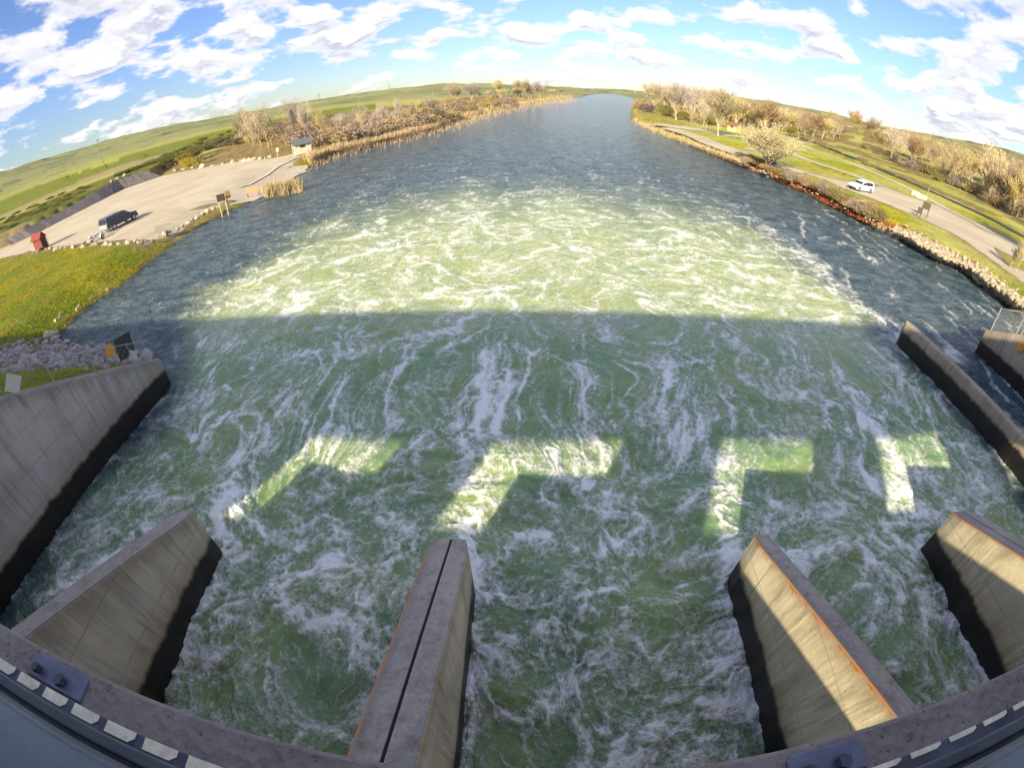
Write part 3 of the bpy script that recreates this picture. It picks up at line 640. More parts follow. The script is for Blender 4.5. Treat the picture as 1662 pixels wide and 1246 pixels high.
for y in ys: MB().tube((0, y, 7.5-.472*y), (0, y, 8.55-.472*y), .024, n=6).build('post', m_wire, fn)
MB().tube((0, .5, 8.5-.236), (0, 12.95, 8.5-.472*12.95), .016, n=5).build('rail', m_wire, fn)
mb = MB(); mesh_panel([(0, .5, 7.6-.236), (0, 12.95, 7.6-.472*12.95)], [(0, .5, 8.5-.236), (0, 12.95, 8.5-.472*12.95)], mb, .30, .003); mb.build('wire_mesh', m_wire, fn)
fr = empty('mesh_fence', (27.05, 0, 0)); tag(fr, 'pale mesh fence panels on the concrete wall at the right edge', 'fence')
f2_ = [(at(x, y, 2.0)) for x, y in ((1604.5, 535.4), (1625.7, 536.5), (1644.5, 539.7))]
for x, y in ((0, 16.8), (3.0, 16.8), (6.0, 16.8), (0, 14.8), (0, 12.6)):
    zt = 1.6+.48*(17-y) if x == 0 else 1.6
    MB().tube((x, y, zt-.1), (x, y, zt+1.5), .035, n=6).build('post', m_wire, fr)
mb = MB(); mb.tube((0, 16.8, 3.1), (8, 16.8, 3.1), .025, n=5); mb.tube((0, 16.8, 3.1), (0, 12.6, 5.1), .025, n=5); mb.build('rail', m_wire, fr)
mb = MB(); mesh_panel([(0, 16.8, 1.7), (8, 16.8, 1.7)], [(0, 16.8, 3.05), (8, 16.8, 3.05)], mb, .22, .005); mb.build('wire_mesh', m_wire, fr)
m_white = simple('white_paint', (.52, .52, .47), .6, 0, .08); m_orange = simple('orange_paint', (.75, .30, .01), .5, 0, .1); m_black = simple('black_paint', (.03, .03, .03), .6)
def plate_sign(name, px, py, x, size, mat, lab, cat, rot=0, sides=4, post=True, thick=.02):
    d = ray(px, py); tt = x/d[0]; c = np.array([0, 0, CAM_H])+d*tt
    root = empty(name, (c[0], c[1], c[2])); tag(root, lab, cat); v = []
    for k in range(sides):
        a = rot+2*math.pi*k/sides; v.append((math.cos(a)*size, math.sin(a)*size))
    n = len(v); MB().add([(0, p, q) for p, q in v]+[(thick, p, q) for p, q in v], [tuple(range(n))[::-1], tuple(range(n, 2*n))]+[(i, (i+1) % n, n+(i+1) % n, n+i) for i in range(n)]).build('panel', mat, root)
    if post: MB().tube((-.03, 0, -size-post), (-.03, 0, size*.6), .02, n=5).build('post', m_wire, root)
    return root
plate_sign('sign', 21, 622, -15.9, .40, m_white, 'pale diamond sign plate on the wire fence at the left edge', 'sign', 0, 4, .5)
plate_sign('sign', 216, 577, -16.4, .30, m_white, 'small pale plate at the river end of the wire fence', 'sign', .1, 4, .6)
plate_sign('sign', 178.5, 569, -17.4, .27, m_orange, 'orange disc sign beside the black board, behind the wire fence', 'sign', 0, 16, .7)
plate_sign('sign_board', 202, 562, -17.6, .72, m_black, 'black square board at the river end of the left wall', 'board', .65, 4, .6)
plate_sign('sign', 1656, 563, 26.72, .26, m_orange, 'orange disc fixed on the face of the right wall', 'sign', 0, 16, .001)

# ------------------------------------------------------------------ the raised bank beyond the left lot
m_block = simple('bank_stone', (.13, .11, .115), .9, 0, .35, 1.5, .06)
v = []; f = []
n_ = 40
def lerp_path(P_, u):
    u = u*(len(P_)-1); i = min(int(u), len(P_)-2); q = u-i; return np.array(P_[i])*(1-q)+np.array(P_[i+1])*q
for i in range(n_+1):
    u = i/n_; a = lerp_path([(p[0], p[1], ZL-.1) for p in EB], u); b2_ = lerp_path(ET, u); c_ = b2_+np.array([-2.0, 1.2, -.15]); c2 = c_+np.array([-9, 6, -.6])
    jig = np.array([0, 0, .05*math.sin(i*2.3)+.04*math.sin(i*5.1)]); v += [a, a*.45+b2_*.55+jig, b2_+jig, c_, c2]
for i in range(n_):
    for j in range(4): f.append((i*5+j, (i+1)*5+j, (i+1)*5+j+1, i*5+j+1))
bank = MB().add(v, f).build('embankment', m_block); tag(bank, kind='structure')
bank.data.materials.append(m_ground)
for p in bank.data.polygons:
    if p.index % 4 >= 2: p.material_index = 1
a_ = bank.data.attributes.new('tint', 'FLOAT_COLOR', 'POINT'); a_.data.foreach_set('color', [.15, .15, .03, 1]*len(bank.data.vertices))

# ------------------------------------------------------------------ rocks
def rock_mesh(seed, name, mat):
    import bmesh
    bm = bmesh.new(); bmesh.ops.create_icosphere(bm, subdivisions=2, radius=.5); r_ = random.Random(seed)
    cuts = [(Vector((r_.uniform(-1, 1), r_.uniform(-1, 1), r_.uniform(-.6, 1))).normalized(), r_.uniform(.26, .40)) for _ in range(9)]
    sx, sy, sz = r_.uniform(.85, 1.25), r_.uniform(.7, 1.0), r_.uniform(.55, .8)
    for vv in bm.verts:
        for nn, dd in cuts:
            q = vv.co.dot(nn)
            if q > dd: vv.co -= nn*(q-dd)
        vv.co += vv.co.normalized()*r_.uniform(-.02, .02); vv.co = Vector((vv.co.x*sx, vv.co.y*sy, vv.co.z*sz))
    me = bpy.data.meshes.new(name); bm.to_mesh(me); bm.free(); me.materials.append(mat); return me
m_rock = simple('riprap_rock', (.34, .30, .29), .9, 0, .35, 1.6, .03)
m_rock2 = simple('pale_rock', (.46, .38, .28), .9, 0, .4, 1.6, .03)
ROCKS = [rock_mesh(i, 'rock', m_rock) for i in range(7)]; ROCKS2 = [rock_mesh(20+i, 'rock', m_rock2) for i in range(7)]
def rock(p, size, lab, group, pool=ROCKS2, name='boulder'):
    o = bpy.data.objects.new(name, random.choice(pool)); COL.objects.link(o); o.location = (p[0], p[1], p[2]+size*.12)
    o.rotation_euler = (random.uniform(-.4, .4), random.uniform(-.4, .4), random.uniform(0, 6.3)); o.scale = (size*random.uniform(.8, 1.2),)*3
    return tag(o, lab, 'boulder', group)
def scatter(poly, n, mind):
    xs = [p[0] for p in poly]; ys = [p[1] for p in poly]; outp = []; tries = 0
    while len(outp) < n and tries < n*60:
        tries += 1; q = (random.uniform(min(xs), max(xs)), random.uniform(min(ys), max(ys)))
        if not inside(np.array([q[0]]), np.array([q[1]]), poly)[0]: continue
        if any((q[0]-w[0])**2+(q[1]-w[1])**2 < mind*mind for w in outp): continue
        outp.append(q)
    return outp
for q in scatter([(-8, 568), (40, 553), (85, 549), (140, 562), (200, 569), (245, 576), (238, 584), (205, 582), (150, 594), (60, 603), (-8, 610)], 125, 6.8):
    p = on_ground(*q); rock(p, random.uniform(.4, .9), 'purplish grey riprap rock piled behind the left retaining wall', 'riprap rocks behind the left wall', ROCKS)
for q, sz, lab in (((86, 545), 1.3, 'pale boulder standing alone at the tip of the left lawn'), ((92, 550), .8, 'small pale rock beside the boulder at the lawn tip')):
    p = on_ground(*q); rock(p, sz, lab, None)
for q in scatter([(1448, 377), (1470, 378), (1510, 392), (1545, 408), (1590, 436), (1625, 462), (1668, 488), (1668, 520), (1640, 500), (1608, 476), (1580, 456), (1552, 436), (1518, 420), (1488, 402), (1452, 384)], 118, 4.6):
    p = on_ground(*q)
    if p[2] < .12: continue
    rock(p, random.uniform(.4, .95), 'pale tan rock in the riprap along the right shore', 'riprap rocks along the right shore', ROCKS2)
NEAR = [(62, 408), (75, 405), (82, 404), (93, 404), (99, 403), (107, 403), (118, 402), (136, 401), (140, 398), (150, 398), (159, 397), (170, 399), (173, 398), (180, 398), (193, 396.5), (208, 395), (212, 394), (222, 392), (226, 394), (231, 392.5), (239, 393), (248, 392.5), (266, 382), (271, 380), (278, 377), (290, 373), (297, 368), (307, 363), (314, 358), (321, 355), (331, 348), (338, 344), (345, 340)]
FAR = [(286, 278), (298, 276), (313, 274), (328, 273), (345, 270), (363, 266.5), (378, 264), (391, 263), (398, 262), (405, 261), (413.5, 259.5), (422, 259), (431, 258.5), (439, 256)]
for q in NEAR:
    p = on_ground(q[0]+random.uniform(-2, 2), q[1]); rock(p, random.uniform(.55, 1.15), 'pale boulder in the row between gravel lot and left lawn', 'boulders edging the gravel lot beside the lawn')
for q in FAR:
    p = at(q[0], q[1], ZL); rock(p, random.uniform(1.2, 1.9), 'pale boulder in the row along the far brushy side of the gravel lot', 'boulders along the far side of the gravel lot')
for q in ((202, 285), (190, 290.5), (181, 295), (108, 338)):
    d = ray(*q); r_ = 140; p = np.array([0, 0, CAM_H])+d*(r_/math.hypot(d[0], d[1])); rock(p, 1.4, 'white stone on the rim of the dark bank above the gravel lot', 'white stones on the dark bank')
# cobbles too many to count
def cobbles(name, strip, n, smin, smax, mat, w):
    mb_ = MB(); base = rock_mesh(99, 'tmp', mat); vs0 = np.array([v_.co[:] for v_ in base.vertices]); fs0 = [tuple(p_.vertices) for p_ in base.polygons]
    for _ in range(n):
        u = random.random(); q = lerp_path(strip, u); px, py = q[0]+random.gauss(0, w*.4), q[1]+random.gauss(0, w)
        p = on_ground(px, py); 
        if p[2] < .08: continue
        s_ = random.uniform(smin, smax); a = random.uniform(0, 6.28); R_ = np.array([[math.cos(a), -math.sin(a), 0], [math.sin(a), math.cos(a), 0], [0, 0, 1]])
        mb_.add((vs0*s_*np.array([1, 1, .8]))@R_.T+p, fs0)
    return tag(mb_.build(name, mat), kind='stuff')
cobbles('riprap', [(1452, 379), (1490, 394), (1530, 413), (1575, 440), (1615, 466), (1665, 500)], 1300, .25, .75, m_rock2, 7.0)
cobbles('riprap', [(-5, 585), (60, 577), (140, 577), (200, 575), (238, 580)], 420, .25, .6, m_rock, 10)
cobbles('cobbles', [(1120, 237), (1175, 256), (1204, 268), (1246, 283), (1320, 317), (1400, 357), (1450, 376)], 380, .15, .55, simple('cobble', (.36, .26, .17), .9), 3.0)
cobbles('shingle', [(96, 535), (130, 508), (160, 486), (200, 462), (250, 421), (290, 392), (330, 364)], 60, .12, .5, simple('shingle_stone', (.34, .26, .14), .9), 3.0)
for q0, q1, lab in (((125, 506), (132, 501), 'pale driftwood log at the waterline of the left lawn'), ((90, 523), (104, 519), 'longer pale driftwood log near the tip of the left lawn')):
    a = on_ground(*q0)+np.array([0, 0, .15]); b3 = on_ground(*q1)+np.array([0, 0, .2]); c = (a+b3)/2
    tag(MB().tube(a, c+np.array([0, 0, .05]), .14, .12, 7).tube(c+np.array([0, 0, .05]), b3, .12, .05, 7).tube(c, c+np.array([.3, .2, .5]), .05, .02, 5).build('driftwood_log', simple('driftwood', (.62, .48, .30), .9)), lab, 'log')

# ------------------------------------------------------------------ trees and shrubs
def leaf_quads(mb_, p, n, spread, size, r_):
    for _ in range(n):
        c = np.array(p)+np.array([r_.gauss(0, spread) for _ in range(3)]); u = np.array([r_.gauss(0, 1) for _ in range(3)]); w = np.array([r_.gauss(0, 1) for _ in range(3)])
        u *= size/np.linalg.norm(u); w *= size*.6/np.linalg.norm(w); mb_.add([c-u-w, c+u-w, c+u+w, c-u+w], [(0, 1, 2, 3)])
def bare_tree(seed, H=10., spread=.55, limbs=4, lean=0.0, depth=5, leaf=0, bark=None, twig=None, leafm=None, tw=.022, trunk_f=.15, r0=.17, forks=(4, 4, 4, 3)):
    r_ = random.Random(seed); tr = MB(); cr = MB(); lf_ = MB()
    def grow(p, d, Ls, rad, lv):
        mb_ = tr if lv <= 1 else cr; n = 8 if lv == 0 else (5 if lv == 1 else 3)
        steps = 3 if lv < 3 else 2; q = np.array(p, float); dd = np.array(d, float); pts = [q]
        for i in range(steps):
            dd = dd+np.array([r_.gauss(0, .13), r_.gauss(0, .13), r_.uniform(.0, .14)]); dd /= np.linalg.norm(dd)
            q2 = q+dd*Ls/steps; ra = rad*(1-.38*i/steps); rb = rad*(1-.38*(i+1)/steps); mb_.tube(q, q2, ra, rb, n, cap=False); q = q2; pts.append(q)
        if lv >= depth:
            if leaf: leaf_quads(lf_, q, leaf, .20, .045, r_)
            return
        k = limbs if lv == 0 else forks[min(lv-1, len(forks)-1)]
        for j in range(k):
            t_ = r_.uniform(.30 if lv else .6, 1.0) if j else 1.0
            i = min(int(t_*steps), steps-1); bp_ = pts[i]+(pts[i+1]-pts[i])*(t_*steps-i)
            a = r_.uniform(0, 6.28)+j*2.4; sp_ = spread*r_.uniform(.55, 1.25)*(0.5 if j == 0 else 1)
            side = np.array([math.cos(a), math.sin(a), 0.]); nd = dd*math.cos(sp_)+side*math.sin(sp_)+np.array([0, 0, .18 if lv < 2 else .05]); nd /= np.linalg.norm(nd)
            grow(bp_, nd, Ls*r_.uniform(.55, .85)*(1.8 if lv == 0 else 1), max(rad*.55*r_.uniform(.6, 1), tw), lv+1)
    d0 = np.array([lean, lean*.3, 1.]); d0 /= np.linalg.norm(d0)
    grow((0, 0, -.2), d0, H*trunk_f, r0*H/10, 0)
    allz = max(v_[2] for v_ in cr.v); k = H/allz
    for m_ in (tr, cr, lf_): m_.v = [(a*k, b*k, c*k) for a, b, c in m_.v]
    tm = tr.mesh('trunk', True); tm.materials.append(bark); cm = cr.mesh('crown'); cm.materials.append(twig)
    if leaf and lf_.v:
        nv = len(cr.v); cr.v += lf_.v; nf = len(cr.f); cr.f += [tuple(i+nv for i in f_) for f_ in lf_.f]; cm = cr.mesh('crown'); cm.materials.append(twig); cm.materials.append(leafm)
        mi = np.zeros(len(cm.polygons), np.int32); mi[nf:] = 1; cm.polygons.foreach_set('material_index', mi)
    return tm, cm
m_bark = simple('pale_bark', (.46, .37, .24), .9, 0, .25, 3); m_bark2 = simple('grey_bark', (.30, .24, .17), .9, 0, .25, 3)
m_twig = simple('golden_twig', (.45, .385, .275), .9, 0, .3, .5); m_twig2 = simple('brown_twig', (.33, .24, .14), .9, 0, .3, .5)
m_bud = simple('golden_bud', (.45, .375, .25), .9, 0, .3, .6); m_budg = simple('green_bud', (.43, .39, .22), .9, 0, .3, .6)
TREES = {'cotton': bare_tree(1, 10, .72, 6, 0, 5, 3, m_bark, m_twig, m_bud), 'cotton2': bare_tree(2, 10, .62, 6, .12, 5, 3, m_bark, m_twig, m_bud),
         'thin': bare_tree(3, 10, .42, 5, .05, 5, 1, m_bark, m_twig, m_bud, .016, .28, .10, (4, 3, 3, 3)), 'thin2': bare_tree(4, 10, .36, 6, -.08, 5, 1, m_bark, m_twig, m_bud, .016, .12, .09, (4, 3, 3, 3)),
         'green': bare_tree(5, 10, .75, 7, 0, 5, 4, m_bark2, m_twig, m_budg), 'bare': bare_tree(7, 10, .68, 6, .06, 5, 0, m_bark2, m_twig2, m_bud, .026), 'brown': bare_tree(6, 10, .70, 6, -.05, 5, 2, m_bark2, m_twig2, m_twig2)}
def tree(px, py, top, kind, lab, group=None, z=None, cat='tree', name='bare_tree', hh=None):
    p = at(px, py, z) if z is not None else on_ground(px, py)
    H = hh or height_at(p, px, top); tm, cm = TREES[kind]
    r_ = empty(name, (p[0], p[1], p[2]), random.uniform(0, 6.28), H/10); tag(r_, lab, cat, group)
    w_ = 1.22 if hh and hh > 9 else 1.0; r_.scale = (H/10*w_*random.uniform(.9, 1.15), H/10*w_*random.uniform(.9, 1.15), H/10)
    for nm, me in (('trunk', tm), ('crown', cm)):
        o = bpy.data.objects.new(nm, me); COL.objects.link(o); o.parent = r_
    return r_
def shrub_proto(seed, n=150, leaf=5, tm=None, lm=None, size=.05, upright=.5):
    r_ = random.Random(seed); st = MB(); lf_ = MB()
    for _ in range(n):
        a = r_.uniform(0, 6.28); e = r_.uniform(upright, 1.45); Ls = r_.uniform(.7, 1.05); d = np.array([math.cos(a)*math.cos(e), math.sin(a)*math.cos(e), math.sin(e)])
        p = np.array([r_.gauss(0, .18), r_.gauss(0, .18), 0]); q = p+d*Ls*.55; q2 = q+(d+np.array([r_.gauss(0, .25), r_.gauss(0, .25), .1]))*Ls*.45
        st.tube(p, q, .010, .007, 3, False).tube(q, q2, .007, .003, 3, False)
        for w_ in range(3):
            b0 = p+(q2-p)*r_.uniform(.4, .95); st.tube(b0, b0+np.array([r_.gauss(0, .15), r_.gauss(0, .15), r_.uniform(.02, .2)]), .005, .002, 3, False)
        leaf_quads(lf_, q2, leaf, .09, size, r_); leaf_quads(lf_, q, leaf//2, .12, size, r_)
    a = st.mesh('stems'); a.materials.append(tm); b = lf_.mesh('foliage'); b.materials.append(lm); return a, b
m_tan = simple('tan_leaf', (.38, .29, .17), .95, 0, .3, 1.2); m_grey = simple('grey_brush', (.27, .215, .15), .95, 0, .3, 1.2)
m_dkb = simple('dark_brush', (.17, .135, .10), .95, 0, .3, 1.2); m_olive = simple('olive_leaf', (.20, .19, .045), .95, 0, .3, 1.2)
m_yel = simple('yellow_willow', (.42, .33, .06), .95, 0, .3, 1.2); m_grn = simple('green_leaf', (.12, .15, .035), .95, 0, .3, 1.2); m_red = simple('red_osier', (.38, .12, .05), .95, 0, .3, 1.2)
SHR = {'tan': shrub_proto(11, 150, 6, m_twig, m_tan), 'grey': shrub_proto(12, 150, 6, m_twig2, m_grey), 'dark': shrub_proto(13, 150, 7, m_twig2, m_dkb),
       'olive': shrub_proto(14, 130, 9, m_twig2, m_olive), 'yellow': shrub_proto(15, 170, 8, m_yel, m_yel, .045), 'green': shrub_proto(16, 130, 9, m_twig2, m_grn), 'red': shrub_proto(17, 130, 5, m_red, m_red)}
def shrub(px, py, hgt_, wid, kind, lab, group, z=None):
    p = at(px, py, z) if z is not None else on_ground(px, py); a, b = SHR[kind]
    r_ = empty('shrub', (p[0], p[1], p[2]-.1), random.uniform(0, 6.28)); r_.scale = (wid, wid*random.uniform(.85, 1.15), hgt_); tag(r_, lab, 'shrub', group)
    for nm, me in (('stems', a), ('foliage', b)):
        o = bpy.data.objects.new(nm, me); COL.objects.link(o); o.parent = r_
    return r_
# right bank
lone = tree(1246, 285, 190, 'green', 'lone pale tree leaning over the right shore with its foot at the water', cat='tree'); lone.scale = (lone.scale.z*1.5, lone.scale.z*1.5, lone.scale.z)
tree(1166, 221, 140, 'cotton', 'broad bare tree on the lawn beside the riverside track')
tree(1064, 180, 126, 'cotton2', 'bare tree with a leaning white trunk on the point of the right bank')
tree(1098, 195, 131, 'cotton', 'bare tree with a forked dark trunk behind the right point')
for x, y, tp, k in ((1122, 199, 148, 'thin'), (1145, 214, 150, 'thin'), (1142, 205, 155, 'thin2')):
    tree(x, y, tp, k, 'slender bare tree between the parking loop and the grove', 'slender trees by the parking loop')
R_LAB = 'bare golden tree in the grove beyond the parking loop'; R_G = 'bare trees of the right bank grove'
for q in scatter([(1052, 172), (1100, 184), (1140, 196), (1200, 206), (1260, 214), (1320, 224), (1362, 230), (1375, 215), (1330, 205), (1250, 186), (1150, 168), (1060, 160)], 112, 5):
    tree(q[0], q[1], 0, random.choice(['cotton', 'cotton2', 'thin', 'cotton', 'brown', 'bare', 'green']), R_LAB, R_G, hh=random.uniform(9.5, 14.5)*(1.25 if q[1] < 195 else 1))
for x, y, tp, k in ((1386, 222, 172, 'brown'), (1408, 232, 183, 'brown'), (1345, 214, 176, 'cotton')):
    tree(x, y, tp, k, 'dark branched tree above the canal', 'dark trees above the canal')
for q in scatter([(1400, 236), (1440, 258), (1480, 276), (1530, 296), (1580, 318), (1640, 348), (1690, 380), (1690, 330), (1620, 290), (1540, 262), (1460, 238), (1410, 224)], 82, 6):
    tree(q[0], q[1], 0, random.choice(['thin2', 'cotton2', 'thin', 'bare', 'thin2', 'brown']), 'bare tree in the belt between canal and hillside', 'bare trees between canal and hillside', hh=random.uniform(12, 19))
for q in scatter([(1320, 216), (1400, 244), (1480, 278), (1560, 310), (1662, 358), (1662, 340), (1560, 292), (1480, 262), (1400, 226), (1330, 205)], 60, 6):
    shrub(q[0], q[1], random.uniform(1.8, 3.2), random.uniform(2.2, 3.8), random.choice(['grey', 'tan', 'grey', 'tan', 'olive']), 'low twiggy shrub beneath the trees above the canal', 'shrubs above the canal')
for q in scatter([(1050, 176), (1100, 196), (1180, 207), (1240, 212), (1320, 222), (1320, 214), (1200, 198), (1060, 168)], 34, 6):
    shrub(q[0], q[1], random.uniform(2, 3.5), random.uniform(2.5, 4), random.choice(['grey', 'tan', 'olive']), 'brown shrub under the grove beyond the parking loop', 'shrubs under the right bank grove')
for q in scatter([(1030, 176), (1052, 184), (1060, 176), (1040, 166)], 8, 4): shrub(q[0], q[1], 3.4, 4.5, random.choice(['tan', 'dark', 'grey']), 'reddish brown thicket on the point of the right bank', 'thickets on the right point')
for q in scatter([(1195, 262), (1246, 280), (1290, 297), (1340, 318), (1400, 348), (1425, 362), (1432, 352), (1400, 334), (1345, 306), (1300, 290), (1250, 268), (1200, 254)], 46, 5):
    shrub(q[0], q[1]-1, random.uniform(.55, 1.2), random.uniform(.8, 1.4), random.choice(['tan', 'grey', 'tan', 'grey', 'olive']), 'small twiggy shrub on the slope of the right shore', 'shrubs on the right shore slope')
for q in ((1262, 290), (1278, 300), (1300, 309), (1330, 322), (1345, 331), (1362, 339), (1385, 350), (1400, 357), (1412, 362)):
    shrub(q[0], q[1], .7, 1.5, 'red', 'low red stemmed shrub at the waterline of the right shore', 'red shrubs at the right waterline')
shrub(1425, 356, 1.2, 1.4, 'olive', 'olive bush beside the red shrubs, nearest the info board', None)
shrub(1400, 334, 1.0, 1.1, 'grey', 'pale grey bush just below the white car', None)
for q in ((1639, 436), (1648, 442)):
    tree(q[0], q[1], 0, 'thin2', 'young bare sapling beside the gravel road at the right edge', 'saplings by the gravel road', hh=3.6)
tree(1690, 430, 0, 'cotton', 'tall bare tree just outside the right edge, casting branchy shadow on the road', hh=11)
# left bank
for x, y, tp, k in ((400, 236, 165, 'thin'), (412, 237, 168, 'thin2'), (424, 240, 172, 'thin'), (436, 240, 163, 'thin2'), (442, 238, 176, 'thin'), (392, 232, 172, 'thin2')):
    tree(x, y, tp, k, 'slim pale tree in the cluster left of the restroom hut', 'slim trees left of the restroom hut')
for x, y, tp, k in ((478, 226, 155, 'thin2'), (487, 226, 152, 'thin'), (500, 226, 160, 'thin2')):
    tree(x, y, tp, k, 'slim pale tree standing right behind the restroom hut', 'slim trees behind the restroom hut')
for x, y, tp, k in ((740, 170, 132, 'cotton'), (765, 165, 131, 'cotton2'), (812, 158, 127, 'cotton'), (858, 160, 125, 'green'), (875, 158, 128, 'green'), (845, 158, 127, 'brown')):
    tree(x, y, tp, k, 'rounded bare tree on the far left bank against the sky', 'rounded trees on the far left bank')
for q in scatter([(880, 158), (960, 151.5), (960, 149), (900, 149), (780, 152), (720, 156), (730, 164), (800, 160)], 22, 6):
    tree(q[0], q[1], 0, random.choice(['cotton', 'cotton2', 'brown']), 'small far tree in the line on the left bank horizon', 'far trees on the left bank', hh=random.uniform(7, 11))
for q in scatter([(975, 150.4), (1040, 151), (1075, 158), (1060, 165), (1042, 158), (1010, 151.9), (975, 151)], 16, 5):
    tree(q[0], q[1], 0, random.choice(['cotton', 'cotton2', 'brown']), 'small far tree round the river bend', 'far trees at the river bend', hh=random.uniform(7, 12))
for q in scatter([(520, 232), (600, 222), (700, 196), (700, 180), (560, 195), (500, 215)], 26, 9):
    tree(q[0], q[1], 0, random.choice(['thin', 'thin2']), 'thin bare sapling in the left bank brush', 'saplings in the left bank brush', hh=random.uniform(4, 8))
LB = 'brown twiggy shrub in the brushland of the left bank'
for q in scatter([(385, 235), (450, 234), (540, 240), (600, 226), (660, 212), (720, 197), (770, 182), (840, 168), (800, 163), (700, 170), (600, 185), (500, 198), (400, 210)], 150, 7.5):
    shrub(q[0], q[1], random.uniform(1.3, 2.6)*(1+q[0]/1500), random.uniform(1.8, 3.4)*(1+q[0]/1200), random.choice(['tan', 'tan', 'grey', 'tan', 'tan', 'grey']), LB, 'shrubs of the left bank brushland')
for q in scatter([(320, 245), (370, 240), (395, 232), (390, 222), (350, 228), (322, 238)], 14, 7):
    shrub(q[0], q[1], 2.3, 3.2, 'dark', 'dark leafless thicket behind the far boulders', 'dark thicket behind the far boulders')
for q in ((300, 268), (312, 264), (322, 268), (308, 270)): shrub(q[0], q[1], 2.3, 2.2, 'yellow', 'yellow willow bush at the far corner of the gravel lot', 'yellow willow clump')
for q in scatter([(175, 296), (250, 265), (330, 225), (390, 195), (395, 215), (330, 248), (280, 268), (240, 272)], 44, 7):
    shrub(q[0], q[1], 1.7, 2.9, random.choice(['green', 'olive', 'green']), 'green bush on the slope above the dark bank', 'green bushes above the dark bank', z=2.9)
for q in scatter([(0, 385), (60, 352), (110, 330), (160, 300), (90, 318), (0, 360)], 26, 7):
    shrub(q[0], q[1], 1.1, 2.0, random.choice(['green', 'olive', 'olive']), 'low scrubby bush on the field left of the dark bank', 'scrub on the field', z=3.0)
shrub(487, 0+221, 2.2, 3, 'olive', 'olive bush directly behind the restroom hut', None)
for q in ((552, 221), (562, 219)): shrub(q[0], q[1], 1.8, 3, 'yellow', 'yellowish bush in the middle of the left bank brush', 'yellowish bushes in the brush')
# dry reeds at the water's edge
def reeds(name, strip, n, h0, h1, mat, w, zmin=-.3):
    mb_ = MB()
    for _ in range(n):
        q = lerp_path(strip, random.random()); p = on_ground(q[0]+random.gauss(0, w*1.5), q[1]+random.gauss(0, w))
        p[2] = max(p[2], zmin); hh = random.uniform(h0, h1)*(1+np.hypot(p[0], p[1])/400); a = random.uniform(0, 3.14); ww = .022*(1+np.hypot(p[0], p[1])/130)
        u = np.array([math.cos(a), math.sin(a), 0])*ww; tip = p+np.array([random.gauss(0, .25), random.gauss(0, .25), hh]); mid_ = (p+tip)/2+np.array([0, 0, .05])
        mb_.add([p-u, p+u, mid_+u*.8, tip, mid_-u*.8], [(0, 1, 2, 4), (4, 2, 3)])
    return tag(mb_.build(name, mat), kind='stuff')
m_reed = simple('dry_reed', (.46, .34, .21), .9, 0, .3, .8); m_reed2 = simple('straw', (.46, .37, .21), .9, 0, .3, .8)
reeds('reeds', [(505, 258), (530, 253), (560, 241), (610, 229), (660, 218), (700, 208), (740, 196), (790, 182), (860, 167), (930, 158.5)], 16000, .25, .95, m_reed, 5.0)
reeds('reeds', [(431, 320), (440, 318), (455, 316), (470, 313), (490, 310.5)], 1100, .8, 1.9, m_reed2, 1.2, -.05)
reeds('dry_grass', [(1030, 196), (1060, 211), (1100, 226), (1160, 248), (1204, 265)], 2200, .3, .6, m_reed2, 2.2)
m_tuft = simple('grass_blade', (.23, .235, .015), .9, 0, .45, .35)
mb_ = MB()
for _ in range(6000):
    q = (random.uniform(-10, 360), random.uniform(330, 562)); p = on_ground(*q)
    if p[2] < .15 or inside(np.array([p[0]]), np.array([p[1]]), LOT)[0] or p[0] > -17 or p[1] > 52: continue
    for k in range(3):
        hh = random.uniform(.05, .2); a = random.uniform(0, 3.14); u = np.array([math.cos(a), math.sin(a), 0])*.03; b0 = p+np.array([random.gauss(0, .1), random.gauss(0, .1), -.03])
        mb_.add([b0-u, b0+u, b0+np.array([random.gauss(0, .06), random.gauss(0, .06), hh])], [(0, 1, 2)])
tag(mb_.build('grass', m_tuft), kind='stuff')
# ------------------------------------------------------------------ vehicles, huts, boards, poles
def place(px, py, z=ZL): return at(px, py, z)
def paint(name, col, rough=.3):
    m, t, b = mat_new(name); b.inputs['Base Color'].default_value = col+(1,); b.inputs['Roughness'].default_value = rough; b.inputs['Coat Weight'].default_value = .4; return m
m_glass = paint('tinted_glass', (.012, .015, .02), .08); m_tyre = simple('tyre_rubber', (.02, .02, .02), .8); m_rim = simple('alloy', (.45, .45, .46), .35, .7)
m_lampw = simple('lamp_glass', (.75, .75, .72), .2); m_lampr = simple('tail_lamp', (.22, .015, .015), .25); m_trim = simple('black_trim', (.03, .03, .032), .6)
def body_mesh(prof, hw, belt, tumble, nose=.25):
    """closed side profile (x, z) swept across the width, leaning in above the belt line and rounded in plan at both ends"""
    xs = [p[0] for p in prof]; x0, x1 = min(xs), max(xs); m = MB(); n = len(prof); st = [-1, -.86, .86, 1]
    vs = []
    for s_ in st:
        for x, z in prof:
            w = hw-max(0, z-belt)*tumble; e = max(0, abs(x-(x0+x1)/2)/((x1-x0)/2)-.86)/.14; w *= 1-.10*e*e
            zz_ = z-(.035 if abs(s_) == 1 and z > belt*.9 else 0); xx = x*(1-.012*(abs(s_) == 1)); vs.append((xx, s_*w, zz_))
    fs = []
    for k in range(3):
        for i in range(n): fs.append((k*n+i, k*n+(i+1) % n, (k+1)*n+(i+1) % n, (k+1)*n+i))
    fs += [tuple(range(n))[::-1], tuple(range(3*n, 4*n))]
    return m.add(vs, fs)
